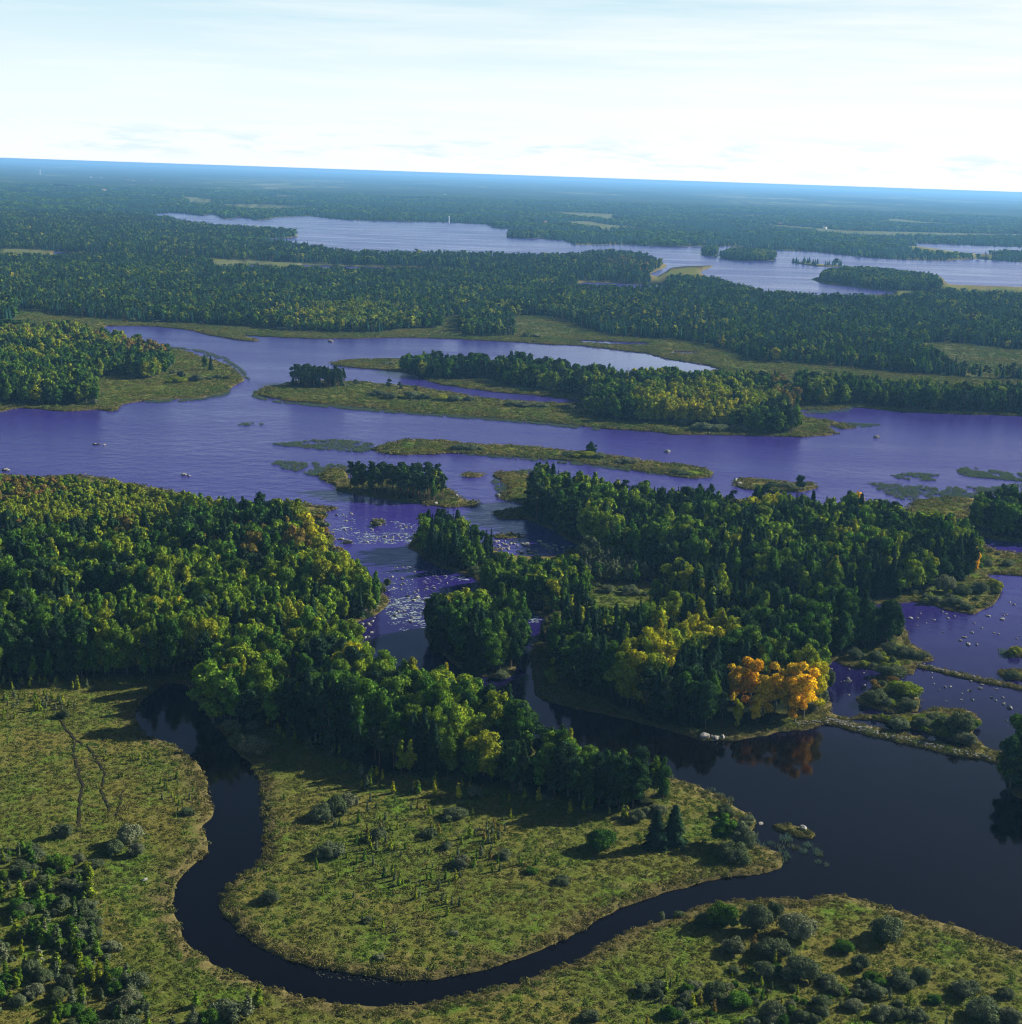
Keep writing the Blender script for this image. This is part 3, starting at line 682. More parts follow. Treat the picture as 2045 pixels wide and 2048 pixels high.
def scatter(name, meshes, P, scale, rot, tint, idx):
    """many plants as ONE object: points with instances (only for kind = stuff)"""
    col = bpy.data.collections.new(name + '_shapes')
    for i, me in enumerate(meshes):
        o = bpy.data.objects.new('%s_shape_%02d' % (name, i), me); col.objects.link(o)
    me = bpy.data.meshes.new(name); me.vertices.add(len(P)); me.vertices.foreach_set('co', np.asarray(P, np.float32).ravel())
    def attr(n_, ty, key, arr):
        a = me.attributes.new(n_, ty, 'POINT'); a.data.foreach_set(key, np.ascontiguousarray(arr).ravel())
    attr('size', 'FLOAT_VECTOR', 'vector', np.asarray(scale, np.float32))
    attr('turn', 'FLOAT_VECTOR', 'vector', np.column_stack([np.zeros(len(P)), np.zeros(len(P)), rot]).astype(np.float32))
    attr('which', 'INT', 'value', np.asarray(idx, np.int32))
    t4 = np.column_stack([tint, np.ones(len(P))]).astype(np.float32); attr('tint', 'FLOAT_COLOR', 'color', t4)
    o = link(name, me); me.update()
    ng = bpy.data.node_groups.new(name, 'GeometryNodeTree')
    ng.interface.new_socket('Geometry', in_out='INPUT', socket_type='NodeSocketGeometry')
    ng.interface.new_socket('Geometry', in_out='OUTPUT', socket_type='NodeSocketGeometry')
    n, l = ng.nodes, ng.links
    gi, go = n.new('NodeGroupInput'), n.new('NodeGroupOutput')
    ip = n.new('GeometryNodeInstanceOnPoints'); ci = n.new('GeometryNodeCollectionInfo')
    ci.inputs['Collection'].default_value = col; ci.inputs['Separate Children'].default_value = True; ci.inputs['Reset Children'].default_value = True
    def na(nm, dt):
        q = n.new('GeometryNodeInputNamedAttribute'); q.data_type = dt; q.inputs['Name'].default_value = nm; return q.outputs['Attribute']
    er = n.new('FunctionNodeEulerToRotation')
    l.new(na('turn', 'FLOAT_VECTOR'), er.inputs[0]); l.new(er.outputs[0], ip.inputs['Rotation'])
    l.new(na('size', 'FLOAT_VECTOR'), ip.inputs['Scale']); l.new(na('which', 'INT'), ip.inputs['Instance Index'])
    ip.inputs['Pick Instance'].default_value = True
    l.new(gi.outputs[0], ip.inputs['Points']); l.new(ci.outputs[0], ip.inputs['Instance']); l.new(ip.outputs[0], go.inputs[0])
    md = o.modifiers.new('scatter', 'NODES'); md.node_group = ng
    return o

# ------------------------------------------------------------------ where every tree stands
PAL = {
 'dark': [(0.026, 0.0546, 0.0156), (0.0338, 0.0715, 0.0182), (0.0234, 0.0468, 0.0182)],
 'green': [(0.0648, 0.1323, 0.0135), (0.0864, 0.162, 0.0162), (0.0486, 0.1053, 0.0135), (0.1053, 0.1688, 0.0162)],
 'fresh': [(0.1495, 0.2145, 0.0156), (0.1755, 0.234, 0.0169), (0.1235, 0.195, 0.0156)],
 'yg': [(0.2145, 0.2535, 0.0156), (0.26, 0.273, 0.0169), (0.182, 0.234, 0.0156)],
 'yellow': [(.400, .350, .012), (.340, .320, .012), (.300, .300, .014)],
 'gold':   [(.720, .420, .008), (.700, .340, .008), (.680, .460, .010), (.520, .330, .015)],
 'rust':   [(.210, .150, .030), (.230, .140, .035), (.190, .150, .028)],
 'spruce': [(0.0168, 0.0392, 0.0168), (0.0224, 0.0476, 0.0196), (0.014, 0.0336, 0.0154)],
 'pine': [(0.033, 0.06, 0.027), (0.027, 0.054, 0.024), (0.042, 0.069, 0.027)],
 'grey':   [(.125, .150, .072), (.150, .165, .085), (.105, .130, .060), (.085, .110, .045)],
 'haze_spruce': [(0.0216, 0.0675, 0.0405), (0.0297, 0.0837, 0.0459), (0.0175, 0.054, 0.0351)],  # distant spruces: teal of the hazy air mixed into the needle colour
}
WORD = {'haze_spruce': 'blackish green', 'dark': 'deep green', 'green': 'mid green', 'fresh': 'bright green', 'yg': 'yellow green', 'yellow': 'yellow', 'gold': 'golden orange', 'rust': 'rust tinged', 'spruce': 'blackish green', 'pine': 'dark bottle green', 'grey': 'grey green'}
# patches of autumn colour: x, y, rx, ry, palette, chance
BLOBS = [(30, 995, 100, 25, 'rust', .6), (190, 1030, 260, 55, 'yg', .85), (150, 1085, 230, 45, 'yg', .55), (150, 1085, 200, 40, 'rust', .12), (520, 1130, 110, 50, 'rust', .22), (650, 1120, 60, 80, 'yellow', .5), (650, 1120, 70, 100, 'yg', .7),
    (430, 1260, 200, 80, 'fresh', .6), (330, 1200, 120, 60, 'yg', .3), (700, 1210, 90, 70, 'fresh', .6), (570, 1330, 140, 40, 'yg', .55), (800, 1370, 140, 40, 'fresh', .6), (960, 1450, 120, 60, 'yg', .45), (900, 1500, 90, 40, 'fresh', .5),
    (1375, 1338, 75, 36, 'yellow', .62), (1375, 1335, 84, 44, 'yg', .95), (1300, 1388, 62, 38, 'yellow', .6), (1290, 1385, 78, 48, 'yg', .95), (1520, 1060, 40, 16, 'yellow', .9), (1790, 1060, 80, 14, 'gold', .6), (1240, 1020, 180, 30, 'fresh', .45), (1560, 1080, 300, 60, 'fresh', .35),
    (1390, 1225, 60, 20, 'yg', .7), (1650, 1260, 120, 30, 'green', .8),
    (160, 690, 160, 24, 'yg', .6), (160, 690, 160, 24, 'rust', .3), (300, 712, 60, 22, 'rust', .6), (1420, 836, 120, 18, 'yellow', .6), (1400, 826, 150, 34, 'yg', .9), (1570, 800, 30, 26, 'rust', .5), (1640, 800, 30, 14, 'yg', .6), (720, 640, 120, 24, 'yg', .6), (620, 640, 90, 16, 'yellow', .25),
    (1300, 655, 160, 26, 'yg', .3), (200, 590, 300, 14, 'fresh', .4), (150, 550, 260, 12, 'fresh', .3), (800, 590, 300, 16, 'fresh', .3), (1700, 640, 260, 16, 'fresh', .15), (1400, 660, 60, 14, 'yellow', .4), (1180, 625, 200, 16, 'yg', .25), (560, 640, 600, 60, 'yg', .10), (360, 505, 60, 16, 'yg', .4), (1260, 540, 60, 14, 'rust', .4), (1520, 516, 14, 6, 'yg', .7)]
# name: spacing, height range, mix, base palette for broadleaves, place phrase
SD = {
 'west': (3.7, (9, 17.5), dict(broadleaf=.44, birch=.30, spruce=.17, pine=.09), 'green', 'in the big wood left of the rapids'),
 'tongue': (4.2, (10, 18.5), dict(broadleaf=.46, birch=.20, spruce=.20, pine=.14), 'green', 'in the wood between the creek bend and the river'),
 'spruce_point': (4.0, (10, 16), dict(spruce=.55, birch=.15, broadleaf=.3), 'green', 'on the dark islet at the top of the rapids'),
 'mid': (4.2, (9, 13), dict(broadleaf=.8, birch=.15, spruce=.05), 'green', 'in the low wood below the boulder bar'),
 'mound': (3.8, (6, 9), dict(broadleaf=.6, birch=.4), 'grey', 'on the pale bushy mound behind the boulder bar'),
 'northeast': (4.2, (11, 18), dict(broadleaf=.36, birch=.22, spruce=.32, pine=.10), 'green', 'in the long wood beside the open channel'),
 'rapids': (4.0, (10, 16), dict(broadleaf=.5, birch=.3, spruce=.2), 'green', 'on the small island below the rapids'),
 'centre': (4.2, (10, 18), dict(broadleaf=.34, birch=.26, spruce=.32, pine=.08), 'green', 'in the wood behind the stone weir'),
 'east': (5.0, (12, 17), dict(broadleaf=.6, birch=.1, spruce=.3), 'green', 'on the dark point at the right edge of the channel'),
 'landing': (4.5, (12, 19), dict(broadleaf=.9, pine=.1), 'dark', 'on the bank where the stone weir ends'),
 'pine_isle': (4.3, (12, 16), dict(pine=.9, birch=.1), 'green', 'on the pine islet above the rapids'),
 'small_clump': (4.4, (10, 14), dict(pine=.85, spruce=.15), 'green', 'in the little pine clump on the sedge island tip'),
 'long_isle': (5.2, (10, 16), dict(broadleaf=.5, birch=.2, spruce=.15, pine=.15), 'green', 'on the long island in the open channel'),
 'long_shore': (5.2, (11, 16), dict(broadleaf=.3, birch=.3, spruce=.3, pine=.1), 'green', 'on the wooded shore across the channel'),
 'left_point': (5.2, (9, 15), dict(broadleaf=.55, birch=.2, spruce=.2, pine=.05), 'green', 'on the wooded point across the channel'),
 'left_edge': (5.5, (10, 15), dict(broadleaf=.7, spruce=.3), 'green', 'behind the wooded point across the channel'),
 'mainland': (5.6, (9, 15), dict(spruce=.5, pine=.22, birch=.16, broadleaf=.12), 'green', 'in the forest beyond the channel'),
 'mainland_back': (8.0, (10, 15), dict(spruce=.5, pine=.3, broadleaf=.2), 'green', 'in the forest before the far lake'),
 'headland': (6.5, (11, 16), dict(spruce=.35, broadleaf=.65), 'green', 'on the headland of the far lake'),
 'isle_a': (6, (10, 14), dict(spruce=.6, broadleaf=.4), 'green', 'on a far islet'), 'isle_b': (6, (11, 15), dict(spruce=.6, broadleaf=.4), 'green', 'on a far islet'), 'isle_d': (6, (10, 14), dict(spruce=.6, broadleaf=.4), 'green', 'on a far islet'),
}
trees = []   # kind, x, y, height, width factor, palette, stand
def sample(poly, spacing, rg, margin=(-260, 2320)):
    w_ = unproject(poly); x0, y0 = w_.min(0); x1, y1 = w_.max(0)
    gx = np.arange(x0, x1, spacing); gy = np.arange(y0, y1, spacing * .87)
    X, Y = np.meshgrid(gx, gy); X = X + (np.arange(len(gy)) % 2)[:, None] * spacing / 2
    P = np.column_stack([X.ravel(), Y.ravel()]) + rg.uniform(-.36, .36, (X.size, 2)) * spacing
    px, dep = project(P); ok = (px[:, 0] > margin[0]) & (px[:, 0] < margin[1]) & (dep > 5)
    P, px = P[ok], px[ok]; ok = inside(px, poly)
    return P[ok], px[ok]

def palette_for(kind, base, px, nv, rg):
    if kind == 'spruce': return 'haze_spruce' if px[1] < 770 else 'spruce'
    if kind == 'pine': return 'pine'
    for (x, y, rx, ry, p, ch) in BLOBS:
        if ((px[0] - x) / rx) ** 2 + ((px[1] - y) / ry) ** 2 < 1 and rg.random() < ch: return p
    if base == 'grey': return rg.choice(['grey', 'green'], p=[.8, .2])
    if base == 'dark': return rg.choice(['dark', 'green'], p=[.65, .35])
    u = rg.random() + nv * .7
    return 'dark' if u < .28 else 'green' if u < .80 else 'fresh' if u < 1.0 else 'yg' if u < 1.28 else 'yellow'

for sname, (spc, hr, mixd, base, phrase) in SD.items():
    rg = np.random.default_rng(abs(hash(sname)) % 1000 if False else sum(map(ord, sname)))
    P, px = sample(ST_S[sname], spc, rg)
    keep = on_land(px) & ~(inside(px, np.array([(1448, 1404), (1560, 1396), (1645, 1392), (1655, 1470), (1448, 1484)])) )
    for p in OPEN: keep &= ~inside(px, p)
    P, px = P[keep], px[keep]
    ks = list(mixd); pr = np.array([mixd[k] for k in ks])
    for (x, y), q in zip(P, px):
        nv = mnoise.noise(Vector((x / 38, y / 38, 1.5))); ns = mnoise.noise(Vector((x / 30, y / 30, 9.5)))
        w_ = pr.copy()
        for i, k in enumerate(ks):
            if k in ('spruce', 'pine') and sname not in ('spruce_point', 'rapids', 'pine_isle', 'small_clump'): w_[i] *= max(.05, 1 + 3.2 * ns)
        blob = any(((q[0] - b[0]) / b[2]) ** 2 + ((q[1] - b[1]) / b[3]) ** 2 < 1 and b[5] > .5 for b in BLOBS)
        if blob:
            for i, k in enumerate(ks):
                if k in ('spruce', 'pine'): w_[i] *= .2
        if sname == 'mainland' and q[1] > 640 and q[0] < 1000:
            for i, k in enumerate(ks):
                if k == 'broadleaf': w_[i] *= 4
        w_ /= w_.sum()
        kind = ks[int(np.searchsorted(np.cumsum(w_), rg.random() * .9999))]
        hgt = hr[0] + (hr[1] - hr[0]) * np.clip(.5 + 1.1 * mnoise.noise(Vector((x / 22, y / 22, 4))) + rg.uniform(-.55, .55), 0, 1.15)
        if sname == 'west':
            if q[0] < 360 and q[1] < 1105: hgt = hgt * .42 + (q[1] - 960) / 145 * 2.5; kind = 'birch' if rg.random() < .35 else 'broadleaf'
            elif q[1] < 1060: hgt *= .62
        if sname == 'mainland': hgt *= .85
        if sname == 'tongue' and q[0] > 930: hgt *= .82
        if sname == 'centre' and q[1] < 1300 and q[0] < 1340: hgt *= .72
        if sname == 'centre' and q[0] < 1130: hgt *= .8
        if kind == 'spruce': hgt *= 1.08
        if kind == 'aspen': hgt *= 1.0
        wf = rg.uniform(.66, 1.02) if kind == 'broadleaf' else rg.uniform(.75, 1.15)
        if sname == 'west': wf *= .93
        if sname in ('long_isle', 'left_point', 'mainland', 'long_shore'): wf *= 1.12
        if sname == 'west' and hgt < 8: wf *= 1.6
        trees.append((kind, x, y, float(hgt), float(wf), palette_for(kind, base, q, nv, rg), sname))

singles = []   # kind, px, py, height m, width factor, palette, label
def one(kind, x, y, h, wf, pal, label): singles.append((kind, x, y, h, wf, pal, label))
one('aspen', 1606, 1440, 18.5, 1.15, 'gold', 'tallest golden aspen, at the right end of the golden row above the weir')
one('aspen', 1630, 1424, 16.0, .95, 'yellow', 'yellow aspen at the right edge of the golden row, nearest the inlet')
one('aspen', 1576, 1436, 17.0, 1.0, 'gold', 'golden aspen just left of the tallest one in the golden row')
one('aspen', 1550, 1428, 16.5, .95, 'gold', 'round-topped orange aspen in the middle of the golden row')
one('aspen', 1526, 1436, 15.0, 1.1, 'gold', 'broad golden aspen left of the middle of the golden row')
one('aspen', 1499, 1422, 17.0, 1.0, 'gold', 'orange aspen with the highest top in the left half of the golden row')
one('aspen', 1466, 1412, 14.5, .95, 'gold', 'leftmost orange aspen of the golden row, half behind dark crowns')
one('aspen', 1590, 1446, 15.0, .95, 'gold', 'golden aspen leaning forward at the foot of the tallest one')
one('aspen', 1512, 1452, 9.0, .75, 'gold', 'small golden aspen standing forward under the golden row')
one('aspen', 1474, 1460, 9.5, .7, 'yellow', 'small yellow aspen at the left foot of the golden row')
one('birch', 1535, 1394, 12.0, .8, 'yellow', 'thin yellow birch showing between the golden row and the dark wood behind')
one('spruce', 1312, 1697, 10.5, 1.7, 'spruce', 'left one of the two dark spruces alone on the meadow point')
one('spruce', 1348, 1690, 11.0, 1.6, 'spruce', 'right one of the two dark spruces alone on the meadow point')
one('broadleaf', 1445, 1690, 8.5, 1.3, 'green', 'round green tree among the willows at the meadow point')
one('broadleaf', 1480, 1700, 7.5, 1.3, 'grey', 'pale grey green tree at the tip of the meadow point')
one('birch', 658, 1478, 7.5, .9, 'fresh', 'lone light birch at the dark edge of the wood by the creek')
one('broadleaf', 1118, 1352, 9.0, 1.0, 'yellow', 'yellowish round tree in the dark gap by the side channel')
one('broadleaf', 1102, 1372, 6.0, 1.1, 'fresh', 'low bright green tree on the dark bank by the side channel')
one('broadleaf', 426, 1446, 19.0, 1.15, 'fresh', 'tall bright green tree leaning over the head of the creek')
one('birch', 823, 1410, 15.0, 1.0, 'yellow', 'yellow-topped birch left of centre on the river bank')
one('birch', 890, 1412, 13.5, .9, 'yellow', 'second yellow-topped birch on the river bank, nearer the side channel')
one('broadleaf', 968, 1555, 13.5, 1.15, 'yg', 'big round yellow green crown in front of the dark wood')
one('birch', 1138, 1560, 14.5, .7, 'yellow', 'narrow yellow birch among dark pines by the river')
one('birch', 1250, 1610, 12.0, .7, 'yellow', 'narrow yellow green birch near the end of the pines')
one('birch', 410, 740, 12.5, 1.0, 'green', 'left tree of the pair on the sedge tip across the channel')
one('spruce', 422, 741, 12.0, 1.0, 'spruce', 'right darker tree of the pair on the sedge tip across the channel')
one('birch', 312, 752, 11.0, 1.1, 'green', 'pale birch at the front of the wooded point')
one('birch', 330, 750, 12.0, 1.1, 'green', 'tall birch at the front right corner of the wooded point')
one('pine', 778, 788, 11.5, 1.1, 'pine', 'leftmost pine of the three on the sedge island')
one('pine', 800, 790, 9.5, 1.1, 'pine', 'middle pine of the three on the sedge island')
one('pine', 832, 792, 7.5, 1.1, 'pine', 'small right pine of the three on the sedge island')
one('broadleaf', 1183, 914, 9.0, 1.2, 'dark', 'single dark tree on the low sedge bar')
one('broadleaf', 1600, 981, 8.5, 1.2, 'dark', 'single dark tree on the rocky sedge islet')
one('spruce', 1925, 1100, 15.0, 1.0, 'spruce', 'last spruce at the right end of the long wood')
one('birch', 1950, 1150, 12.0, .9, 'gold', 'orange birch at the right tip of the long wood')

# bushes: tile measures turned into photo pixels: x, y (ground line), width, height in pixels
B = []
def tile(x0, y0, s, items):
    for x, y, w_, h_ in items: B.append((x0 + x * s, y0 + y * s, w_ * s, h_ * s))
tile(0, 1300, .3872, [(330, 975, 110, 95), (680, 1000, 165, 125), (590, 1060, 120, 90), (700, 1068, 110, 85), (120, 1165, 145, 90), (480, 1130, 110, 60), (400, 1110, 90, 70), (330, 1140, 110, 90), (1320, 545, 170, 120), (1240, 500, 110, 90), (1190, 440, 120, 100), (1300, 430, 80, 80), (1710, 1070, 160, 80), (1650, 880, 120, 80), (1390, 1310, 110, 90),
    (700, 1760, 170, 100), (1180, 1920, 200, 130), (1080, 1950, 140, 110), (330, 355, 70, 60), (640, 1880, 120, 110), (430, 1270, 120, 90), (450, 1400, 110, 70), (580, 1560, 120, 60), (960, 860, 90, 50), (1740, 850, 140, 120), (1400, 520, 90, 60)])
tile(600, 1300, .4147, [(140, 1000, 150, 75), (1460, 965, 190, 125), (740, 815, 130, 70), (1270, 1135, 90, 45), (620, 905, 90, 50), (110, 825, 120, 95), (230, 760, 110, 90), (380, 920, 90, 80), (780, 1050, 110, 70), (990, 1010, 80, 50), (710, 965, 70, 50), (1120, 1085, 70, 40), (320, 1320, 60, 35), (380, 1500, 70, 35), (740, 1380, 60, 30), (1660, 1670, 110, 60), (1740, 1640, 80, 50), (1400, 1790, 110, 60), (1620, 830, 110, 70), (1740, 800, 90, 60), (840, 710, 90, 70)])
tile(1245, 1400, .4147, [(490, 1100, 165, 150), (640, 1120, 165, 170), (730, 1060, 90, 110), (400, 1100, 110, 80), (850, 1150, 200, 160), (1280, 1155, 215, 130), (720, 1250, 200, 110), (850, 1350, 190, 150), (690, 1340, 110, 100), (540, 1225, 130, 90), (1060, 1215, 110, 80), (1140, 1305, 120, 90), (590, 740, 90, 140), (500, 770, 120, 110), (560, 780, 150, 100),
    (1340, 1390, 140, 90), (1660, 1430, 160, 90), (1740, 1540, 190, 120), (1880, 1560, 130, 90), (440, 1440, 120, 100), (560, 1480, 130, 90), (730, 1540, 130, 120), (160, 1430, 80, 60), (1440, 1360, 110, 80), (1030, 1420, 110, 60), (1220, 1440, 110, 70), (960, 1490, 110, 80), (1120, 1500, 100, 70), (1250, 1545, 110, 80), (340, 1400, 90, 50), (1500, 1470, 90, 50), (500, 560, 100, 60), (600, 600, 80, 50), (1850, 1440, 90, 60), (190, 1065, 40, 50), (270, 1050, 60, 35), (150, 540, 50, 40), (110, 560, 60, 50), (200, 470, 60, 60)])
tile(1245, 900, .4147, [(1290, 1100, 150, 70), (1350, 1190, 180, 90), (1240, 1230, 120, 80), (1180, 1220, 80, 60), (1380, 1250, 100, 60), (1330, 1350, 120, 70), (1440, 1340, 110, 60), (1500, 1320, 100, 60), (1620, 1380, 160, 150), (1660, 1420, 120, 70), (1560, 1340, 100, 70), (1700, 1340, 70, 50), (1130, 1010, 90, 60), (1220, 1020, 90, 60), (1290, 990, 120, 70), (1370, 1000, 110, 60), (1440, 1010, 90, 40), (1320, 1070, 100, 40),
    (1560, 690, 110, 110), (1640, 700, 100, 60), (1720, 690, 110, 60), (1800, 670, 80, 50), (1600, 750, 110, 50), (1650, 770, 80, 40), (1500, 740, 90, 40), (1400, 700, 70, 30), (960, 1230, 90, 100), (900, 1260, 80, 60), (1000, 1150, 60, 120), (1760, 560, 70, 40), (1860, 560, 80, 40), (1890, 990, 80, 50), (1880, 1100, 80, 40)])
tile(600, 900, .3629, [(1660, 650, 200, 130), (1560, 600, 120, 100), (1790, 660, 130, 110), (680, 480, 70, 50), (660, 520, 60, 40), (1090, 620, 60, 80), (960, 690, 80, 60), (430, 420, 60, 30), (1360, 890, 60, 40), (1320, 870, 40, 30), (250, 900, 90, 70), (330, 900, 90, 60), (440, 800, 80, 90), (480, 760, 50, 60), (130, 380, 60, 50), (80, 1030, 150, 60), (170, 980, 90, 70), (1110, 1260, 100, 50), (1030, 1210, 60, 40), (1700, 790, 110, 50), (1830, 800, 110, 60), (1640, 760, 60, 30), (150, 560, 80, 70), (200, 600, 60, 60)])
tile(600, 600, .3629, [(430, 530, 90, 40), (500, 545, 110, 40), (620, 545, 120, 50), (690, 548, 80, 40), (780, 555, 90, 40), (850, 558, 110, 40), (930, 558, 80, 35), (1180, 585, 130, 35), (1260, 590, 130, 35), (1330, 590, 110, 30), (880, 830, 120, 40), (950, 830, 120, 40), (1560, 630, 80, 40), (1500, 605, 70, 40), (1560, 870, 130, 50), (1480, 860, 90, 25), (1650, 875, 100, 35), (1800, 900, 130, 35), (1300, 205, 60, 20), (1250, 205, 60, 30), (1120, 450, 110, 45), (310, 470, 40, 40), (240, 475, 60, 20), (480, 355, 90, 20)])
tile(0, 600, .3629, [(970, 460, 110, 45), (1080, 450, 90, 45), (1000, 430, 50, 50), (1200, 435, 60, 35), (1250, 440, 50, 25), (950, 410, 50, 30), (750, 430, 70, 40), (1150, 440, 60, 20), (740, 120, 60, 25), (860, 125, 60, 20), (1040, 125, 50, 20), (1550, 165, 80, 20), (1640, 168, 100, 25), (520, 580, 60, 40)])
tile(1345, 600, .3629, [(60, 690, 100, 45), (160, 720, 150, 55), (260, 725, 150, 50), (370, 725, 130, 45), (440, 728, 80, 35), (40, 960, 130, 30), (120, 965, 110, 25), (560, 1030, 90, 35), (640, 1035, 90, 35), (590, 350, 50, 20), (800, 355, 70, 15)])
for k, (x, y, w_, h_) in enumerate(B):
    wpt = unproject([(x, y)])[0]; dep = float((np.array([*wpt, -ALT])) @ fwd)
    mpp = dep / F
    wid = w_ * mpp; hh = h_ * mpp * .92
    trees.append(('willow', wpt[0], wpt[1], hh, (wid / 4.1) / (hh / 2.8), 'grey' if (k * 7) % 10 < 9 else 'yg' if y < 1450 else 'green', 'bush'))

def sprinkle(kind, poly, n, hr, pals, stand, seed, wf=(.8, 1.3)):
    rg = np.random.default_rng(seed); poly = np.asarray(poly, float); w_ = unproject(poly); x0, y0 = w_.min(0); x1, y1 = w_.max(0); c = 0
    for _ in range(n * 30):
        if c >= n: break
        p = np.array([[rg.uniform(x0, x1), rg.uniform(y0, y1)]]); q, _d = project(p)
        cl = mnoise.noise(Vector((p[0, 0] / 9, p[0, 1] / 9, seed)))
        if cl < rg.uniform(-.5, .25): continue
        if not inside(q, poly)[0] or not on_land(q)[0]: continue
        trees.append((kind, p[0, 0], p[0, 1], rg.uniform(*hr), rg.uniform(*wf), pals[rg.integers(len(pals))], stand)); c += 1
sprinkle('sapling', [(-60, 1370), (170, 1368), (185, 1395), (150, 1420), (120, 1442), (-60, 1446)], 80, (1.8, 4.2), ['grey', 'fresh', 'yg', 'grey'], 'fringe', 3)
sprinkle('sapling', [(640, 1640), (700, 1600), (900, 1610), (1010, 1660), (1020, 1740), (960, 1790), (800, 1790), (680, 1740)], 62, (1.4, 3.6), ['grey', 'yg', 'green', 'grey', 'rust'], 'loop', 4, (.7, 1.1))
sprinkle('sapling', [(600, 1600), (1050, 1620), (1060, 1760), (900, 1840), (640, 1800)], 60, (1.5, 4.2), ['grey', 'yg', 'grey', 'fresh'], 'loop', 24, (.7, 1.0))
sprinkle('sapling', [(560, 1600), (640, 1590), (1180, 1640), (1180, 1780), (900, 1880), (640, 1860), (560, 1720)], 40, (.9, 2.2), ['grey', 'yg', 'green'], 'loop', 5)
sprinkle('sapling', [(520, 1440), (610, 1440), (690, 1490), (700, 1520), (560, 1500)], 30, (2, 4.2), ['grey', 'yg', 'fresh'], 'edge', 6)
sprinkle('sapling', [(620, 1560), (760, 1590), (1000, 1610), (1160, 1640), (1300, 1640), (1280, 1615), (1100, 1595), (900, 1570), (700, 1545)], 40, (2, 5), ['yg', 'grey', 'fresh', 'yellow'], 'edge', 7)
sprinkle('sapling', [(-80, 1720), (60, 1700), (180, 1760), (200, 1900), (300, 1990), (520, 2010), (560, 2080), (-80, 2080)], 130, (2.2, 5.5), ['grey', 'green', 'yg', 'fresh', 'grey'], 'corner', 8, (.9, 1.7))
sprinkle('willow', [(-80, 1720), (60, 1700), (180, 1760), (200, 1880), (280, 1980), (480, 2010), (500, 2080), (-80, 2080)], 150, (1.0, 3.2), ['grey', 'green', 'grey'], 'corner', 9)
sprinkle('willow', [(1340, 1990), (1500, 1940), (1800, 1960), (1900, 2080), (1300, 2080)], 80, (.8, 2.6), ['grey', 'green', 'grey'], 'southeast', 10)
sprinkle('sapling', [(1300, 1960), (1500, 1900), (1860, 1960), (1900, 2080), (1250, 2080)], 50, (1.2, 3.6), ['grey', 'green', 'yg', 'rust'], 'southeast', 11)
sprinkle('sapling', [(200, 1510), (330, 1520), (390, 1560), (400, 1620), (350, 1620), (220, 1550)], 40, (1., 2.4), ['grey', 'green', 'yg'], 'bank', 12)
sprinkle('sapling', [(350, 1600), (400, 1600), (405, 1640), (340, 1660)], 16, (1., 2.), ['grey', 'green'], 'bank', 13)
sprinkle('willow', [(1680, 1300), (1850, 1300), (1860, 1330), (1780, 1345), (1690, 1330)], 24, (1.2, 2.6), ['yg', 'grey', 'yg'], 'weir', 14)
sprinkle('willow', [(1722, 1436), (1950, 1430), (1960, 1490), (1800, 1465)], 30, (1.2, 2.8), ['yg', 'grey', 'fresh'], 'weir', 15)
sprinkle('willow', [(1730, 1385), (1775, 1355), (1830, 1385), (1830, 1418), (1740, 1410)], 22, (1.2, 2.6), ['yg', 'grey', 'rust'], 'weir', 16)
sprinkle('willow', [(1800, 1215), (1960, 1160), (2005, 1180), (1990, 1205), (1940, 1225), (1870, 1208)], 28, (1.2, 2.6), ['yg', 'grey'], 'weir', 17)
sprinkle('willow', [(1975, 1105), (2100, 1115), (2100, 1150), (1975, 1148)], 14, (.8, 1.8), ['yg', 'grey'], 'weir', 18)
sprinkle('willow', [(1180, 1175), (1320, 1185), (1320, 1200), (1180, 1208)], 16, (.9, 2.0), ['yg', 'grey'], 'clearing', 19)
sprinkle('willow', [(640, 1015), (670, 1060), (760, 1150), (770, 1180), (700, 1235), (740, 1170), (660, 1100), (635, 1050)], 34, (1.4, 3.5), ['yg', 'grey', 'rust'], 'westbank', 20)
sprinkle('willow', [(400, 1330), (480, 1325), (560, 1318), (640, 1290), (690, 1262), (640, 1262), (560, 1300)], 24, (1.2, 2.6), ['grey', 'rust'], 'westbank', 21)
PLACE = {'bush': 'on the marsh', 'fringe': 'along the foot of the big left wood', 'loop': 'scattered over the meadow inside the creek bend', 'edge': 'at the shaded foot of the wood by the creek', 'corner': 'in the thicket filling the bottom left corner', 'southeast': 'in the scrub at the bottom right', 'bank': 'on the left bank of the creek',
    'weir': 'on the low islets round the stone weir', 'clearing': 'on the pale clearing behind the rapids', 'westbank': 'on the left bank of the rapids'}
for k, v in SD.items(): PLACE[k] = v[4]

def bush_place(q):
    x, y = q
    if y < 820 and x < 520: return 'on the sedge point across the channel'
    if y < 900: return 'on the long sedge island across the channel'
    if y < 1000: return 'on a low sedge bar in the channel'
    if y < 1440 and x > 1600: return 'on the low islets round the stone weir'
    if y < 1300 and x > 900: return 'beside the boulder bar above the rapids'
    if y < 1300: return 'on the left bank of the rapids'
    if y < 1500 and x > 1600: return 'next to the stone weir'
    if x < 430: return 'on the meadow left of the creek'
    if x < 1250 and y < 1960: return 'on the meadow inside the creek bend'
    if x < 1250: return 'at the bottom edge below the creek'
    if y < 1790: return 'at the tip of the meadow point'
    return 'on the bank at the bottom right'

def size_word(kind, h):
    if kind == 'willow': return 'low' if h < 1.8 else 'tall' if h > 3.6 else 'mid-sized'
    if kind == 'sapling': return 'knee-high' if h < 1.4 else 'tall' if h > 3.6 else 'small'
    return 'low' if h < 9 else 'towering' if h > 17 else 'tall' if h > 14 else 'mid-height'

def side_word(q):
    x = q[0]
    return ''

